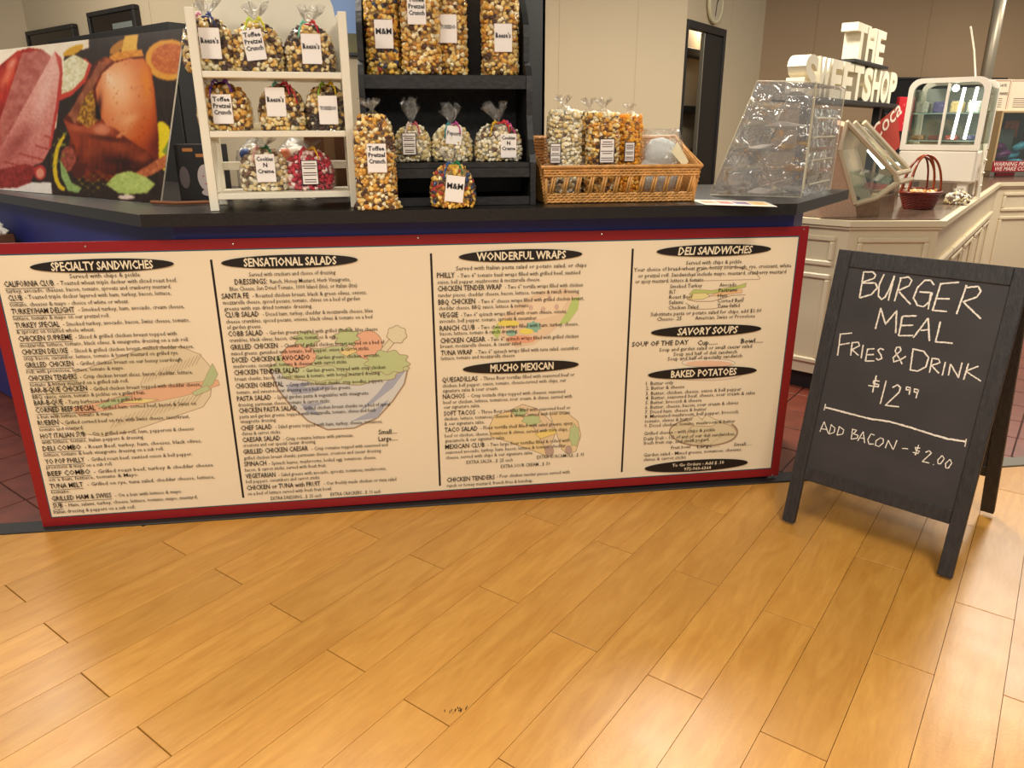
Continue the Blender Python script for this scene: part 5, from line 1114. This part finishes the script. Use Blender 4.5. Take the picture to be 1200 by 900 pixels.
MB().add(ICO_V*.022+np.array([.25, .12, ph1-.06]), ICO_F.tolist()).build('lamp', MATS['fridge_light'], FC, smooth=True)
MB().box(.04, pw_-.04, pd-.045, pd-.04, .34, ph1-.05).build('rear_liner', mat('fridge_liner', (150, 152, 146), .4), FC)
for i in range(8):
    lv = i % 2; x = .07+(i//2)*.1; p = PP+ef*x+eb*(.18)+np.array([0, 0, (.3608, .5308)[lv]])
    c3 = ((196, 150, 110), (226, 214, 200), (120, 56, 60), (100, 84, 140), (176, 70, 60), (214, 180, 120), (70, 60, 110), (230, 220, 210))[i]
    t = thing('boxed_treat', ('%s treat in a clear box on the %s shelf of the pastry fridge' % (('tan', 'white', 'maroon', 'violet', 'red', 'golden', 'navy', 'ivory')[i], ('lower', 'upper')[lv])), 'treat', p, math.atan2(ef[1], ef[0]), 'treats in the pastry fridge')
    MB().bbox(-.036, .036, -.05, .05, 0, .03 if lv == 0 else .07, .008).build('treat', mat('treat_%d' % i, c3, .5, var=.3, vscale=60), t); MB().bbox(-.04, .04, -.055, .055, 0, .036 if lv == 0 else .076, .004).build('clear_box', M_film, t)
q = PP+ef*.34+eb*.2+np.array([0, 0, ph1+.0005]); o = MB().tube([(0, 0, 0), (-.045, 0, .16), (-.10, 0, .30)], .005, 6).build('thin_stick', M_white); o.location = q; tag(o, 'thin white stick standing on top of the pastry fridge', 'stick')
t = thing('wire_stand', 'cream slatted stand leaning beside the pastry fridge', 'stand', PP+ef*(pw_+.03)+eb*.10, math.atan2(eb[1], eb[0]))
for x in (0, .07): MB().tube([(x, 0, 0), (x+.04, .02, .34)], .008, 6).build('rail', M_white, t)
for z in (.08, .16, .24): MB().tube([(z*.12, 0, z), (.07+z*.12, 0, z)], .006, 6).build('rung', M_white, t)
# burgundy baskets with hoop handles
M_burg = mat('burgundy_wicker', (112, 36, 22), .3, var=.35, vscale=60); M_burgh = mat('burgundy_handle', (138, 58, 26), .25, var=.3, vscale=20)
def wick_basket(label, P, rz, s=1.0, fill=True, hm=None):
    t = thing('handled_basket', label, 'basket', P, rz, 'burgundy baskets')
    mb = MB(); rows = 13
    for i in range(rows):
        f = i/(rows-1); rx = s*(.095+.035*f); ry = s*(.075+.03*f); z = s*(.006+.092*f)
        mb.tube([((rx+.0035*s*math.sin(14*a+math.pi*i))*math.cos(a), (ry+.0035*s*math.sin(14*a+math.pi*i))*math.sin(a), z) for a in np.linspace(0, 2*math.pi, 84, endpoint=False)], .0052*s, 5, closed=True)
    mb.build('woven_side', M_burg, t, smooth=True); MB().tube([(.135*s*math.cos(a), .108*s*math.sin(a), .105*s) for a in np.linspace(0, 2*math.pi, 40, endpoint=False)], .009*s, 6, closed=True).build('rim', M_burg, t, smooth=True)
    MB().lathe([(.0001, .002), (.09*s, .002), (.09*s, .006), (.0001, .006)], 24, sy=.8).build('bottom', M_burg, t)
    for y in (-.03, .03): MB().tube([(.128*s*math.cos(a), y*s*math.cos(a)+.0*y, .1*s+.235*s*math.sin(a)) for a in np.linspace(0, math.pi, 26)], .0075*s, 6).build('handle', hm or M_burgh, t, smooth=True)
    if fill:
        r = np.random.default_rng(5); mb = MB()
        for i in range(26):
            a = r.random()*6.28; q = math.sqrt(r.random()); mb.add(KERN[i % 6]*.02*s+np.array([.095*s*q*math.cos(a), .075*s*q*math.sin(a), .095*s+.012*r.random()]), ICO_F.tolist(), i % 2)
        mb.build('wrapped_sweets', [mat('sweet_cream', (226, 206, 160), .5), mat('sweet_gold', (206, 150, 60), .4)], t, smooth=True)['kind'] = 'stuff'
    return t
P = Pz(1066, 245, CZ); wick_basket('burgundy wicker hoop-handled basket of wrapped sweets in front of the other basket', (P[0]+.065, P[1]+.02, CZ+.0005), .15, .88)
wick_basket('burgundy wicker hoop-handled basket standing behind the basket of sweets', (P[0]+.22, P[1]+.26, CZ+.0005), .3, .82, False, M_burg)
P = Pz(1090, 240, CZ); popcorn_bag('small bag of popcorn lying on the candy counter beside the burgundy baskets', P[0]+.19, P[1]+.02, CZ+.0005, .14, .10, .07, .02, 'white', None, seed=61, group='snack bags on the candy counter', ks=.011)
P = Pz(1035, 243, CZ); t = thing('cookie_jar', 'small tan jar beside the slanted candy case', 'jar', (P[0]+.06, P[1]+.16, CZ+.0005)); MB().lathe([(.03, 0), (.04, .03), (.035, .07), (.0001, .07)], 16).build('jar', mat('tan_jar', (150, 118, 84), .4), t, smooth=True); MB().lathe([(.036, .0705), (.036, .085), (.0001, .09)], 16).build('lid', mat('jar_lid', (110, 84, 60), .4), t)

# pole, dark board, signs and candy bins at the back
P = Py(1161, 60, 3.5); o = MB().tube([(0, 0, 0), (0, 0, 3.0-CZ-.001)], .045, 14).build('metal_pole', mat('grey_pole', (150, 140, 122), .4, metal=.6), smooth=True); o.location = (P[0], 3.5, CZ+.0005); tag(o, 'grey metal pole rising from the candy counter to the ceiling', 'pole')
t = thing('dark_backboard', 'wide black board on the shaded wall behind the pastry fridge', 'board', (5.55, 4.925, 1.3)); MB().bbox(-.66, .66, -.02, .028, 0, .57, .004).build('board', M_dark, t); MB().bbox(-.66, .66, -.03, -.0205, .55, .57, .002).build('top_batten', M_blk, t)
P = Py(1066, 131, 3.2); t = thing('red_folder', 'red spotted folder propped behind the pastry fridge', 'folder', (P[0]-.02, 3.22, 1.36), .3); MB().bbox(-.09, .09, 0, .03, 0, .26, .004).build('cover', mat('bright_red', (196, 24, 36), .5), t)
for x, z in ((-.03, .2), (.03, .1), (-.01, .06)): MB().lathe([(.0001, 0), (.012, 0), (.012, .001), (.0001, .001)], 12).build('spot', mat('spot_pink', (220, 80, 80), .5), t, M=Matrix.Translation((x, -.0002, z)) @ R90)
MB().bbox(-.02, .02, .005, .025, CZ-1.36+.001, -.0005, .002).build('stand', M_blk, t)
P = Py(1040, 150, 2.6); t = thing('script_sign', 'red diamond sign with white script behind the slanted candy case', 'sign', (P[0], 2.62, P[2]), .25)
MB().sweep([(-.16, 0, -.02), (.08, 0, .14), (.17, 0, -.13), (.02, 0, -.23)], (0, .012, 0)).build('sign_face', mat('faded_red', (170, 60, 46), .5), t); MB().bbox(-.01, .01, .013, .03, CZ-P[2]+.001, .1, .002).build('sign_stake', M_blk, t)
SGN = [(t, 'Coca', .15, (-.10, -.003, -.11), .75, mat('sign_white', (236, 216, 196), .5), .3)]
for i, (px, lab, lines) in enumerate(((1169, 'white notice sheet reading Chocolate Dipped Strawberries beside the pole', ('CHOCOLATE', 'DIPPED', 'STRAWBERRIES')), (1200, 'second white notice sheet on top of the candy bins', ()))):
    P = Py(px, 114, 3.9); t = thing('notice_sheet', lab, 'notice', (P[0], 3.93, 1.531), -.1, 'notices on the candy bins')
    MB().bbox(-.13, .13, 0, .006, 0, .265, .001).build('sheet', mat('notice_cream', (222, 206, 180), .6), t); MB().box(-.12, .12, -.001, 0, .25, .256).box(-.12, -.115, -.001, 0, .01, .25).box(.115, .12, -.001, 0, .01, .25).build('dotted_border', mat('border_brown', (150, 90, 70), .6), t)
    for k, s in enumerate(lines): SGN.append((t, s, .030, (-.095, -.002, .205-k*.035), 0, M_ink, 0))
    for k in range(5): MB().box(-.07, .07, -.0015, -.0005, .03+k*.018, .034+k*.018).build('small_print', M_cardline, t)
P = Py(1160, 206, 3.85); CBn = thing('candy_bin', 'glass candy bin display with wooden top full of bright sweets', 'candy bin', (P[0], 3.85, CZ+.0005)); bw_ = .9
MB().bbox(0, bw_, .0, .5, 0, .05, .004).build('base', M_steel, CBn); MB().bbox(0, bw_, .46, .5, .05, .56, .004).build('rear_panel', mat('bin_dark', (40, 38, 36), .4), CBn); MB().bbox(0, bw_, 0, .5, .56, .58, .004).build('lid', mat('bin_wood', (176, 150, 110), .5), CBn)
for x in (0, bw_-.02): MB().bbox(x, x+.02, 0, .46, .05, .56, .004).build('end_panel', MATS['bin_wood'], CBn)
MB().box(.02, bw_-.02, .002, .006, .14, .56).build('front_glass', M_glass, CBn); MB().bbox(0, bw_, -.012, -.0005, .045, .14, .003).build('warning_strip', mat('warning_red', (150, 26, 40), .4), CBn); MB().box(.05, .24, -.012, -.004, 0.006, .04).build('price_tag', mat('tag_maroon', (90, 20, 24), .4), CBn)
SGN += [(CBn, 'WARNING PRODUCTS', .05, (.0, -.0135, .098), 0, mat('warning_text', (236, 214, 200), .5), .2), (CBn, 'WE MAKE CONTAIN', .05, (.02, -.0135, .056), 0, MATS['warning_text'], .2)]
for i in range(14):
    x = .1+(i % 5)*.16; z = .07+(i//5)*.07; c3 = ((196, 40, 90), (120, 40, 110), (90, 170, 200), (206, 60, 70), (170, 50, 130))[i % 5]
    o = MB().add(KERN[i % 6]*np.array([.09, .07, .05])+np.array([0, 0, .05]), ICO_F.tolist()).build('candy_pile', mat('pile_%d' % (i % 5), c3, .3, var=.3, vscale=40), CBn, smooth=True); o.location = (x, .2+.06*(i % 2), z); o['kind'] = 'stuff'
for x, c3 in ((.12, (206, 80, 60)), (.42, (220, 110, 40))): MB().bbox(x, x+.15, .44, .459, .34, .5, .003).build('hanging_packet', mat('packet_%d' % c3[1], c3, .4, var=.4, vscale=40), CBn)
MB().bbox(.2, .42, .30, .32, .06, .42, .004).build('divider', mat('grey_scoop', (104, 112, 106), .3), CBn)
P = Py(1185, 128, 3.9); t = thing('carved_crest', 'orange-brown carved wooden crest on top of the candy bins', 'ornament', (P[0]+.05, 3.99, 1.5315)); MB().sweep([(-.2, 0, 0), (.2, 0, 0), (.16, 0, .045), (-.12, 0, .05)], (0, .05, 0)).build('plinth', mat('orange_wood', (150, 84, 40), .5), t)
for i in range(7): MB().add(ICO_V*.03+np.array([-.11+i*.04, .025, .062+.012*(i % 2)]), ICO_F.tolist()).build('knob', mat('dark_knob', (92, 46, 26), .5), t, smooth=True)
o = MB().prism([(5.85, 3.22), (6.6, 3.22), (6.6, 3.255), (5.85, 3.255)], .1, .9).build('dark_cupboard_front', M_dark); tag(o, 'black cupboard front set into the far cream counter', 'cupboard front')

# ------------------------------------------------------------------ small lettering
js = []
for (t, s, size, p, rot, m, sh) in SGN: js.append(text(s, size, .01, 2, sh))
ks_ = []
for (co, lines, sz, cw, chh) in CARDTXT:
    for k, s in enumerate(lines): ks_.append((co, s, k, len(lines), sz, cw, chh, text(s, sz, .03, 1)))
A1 = text_arrays(js); A2 = text_arrays([k[-1] for k in ks_])
for (t, s, size, p, rot, m, sh), (v, f) in zip(SGN, A1):
    c, si = math.cos(rot), math.sin(rot); MB().add([(p[0]+a[0]*c-a[1]*si, p[1], p[2]+a[0]*si+a[1]*c) for a in v], f).build('sign_lettering', m, t)['kind'] = 'stuff'
for (co, s, k, n, sz, cw, chh, _), (v, f) in zip(ks_, A2):
    w = v[:, 0].max()-v[:, 0].min(); sx = min(1.0, (cw*.86)/w); mid = (v[:, 0].max()+v[:, 0].min())/2; z = (chh*.26-k*sz*1.0) if n > 1 else .0
    MB().add([((a[0]-mid)*sx, -.0018, z+a[1]) for a in v], f).build('card_lettering', M_ink, co)['kind'] = 'stuff'
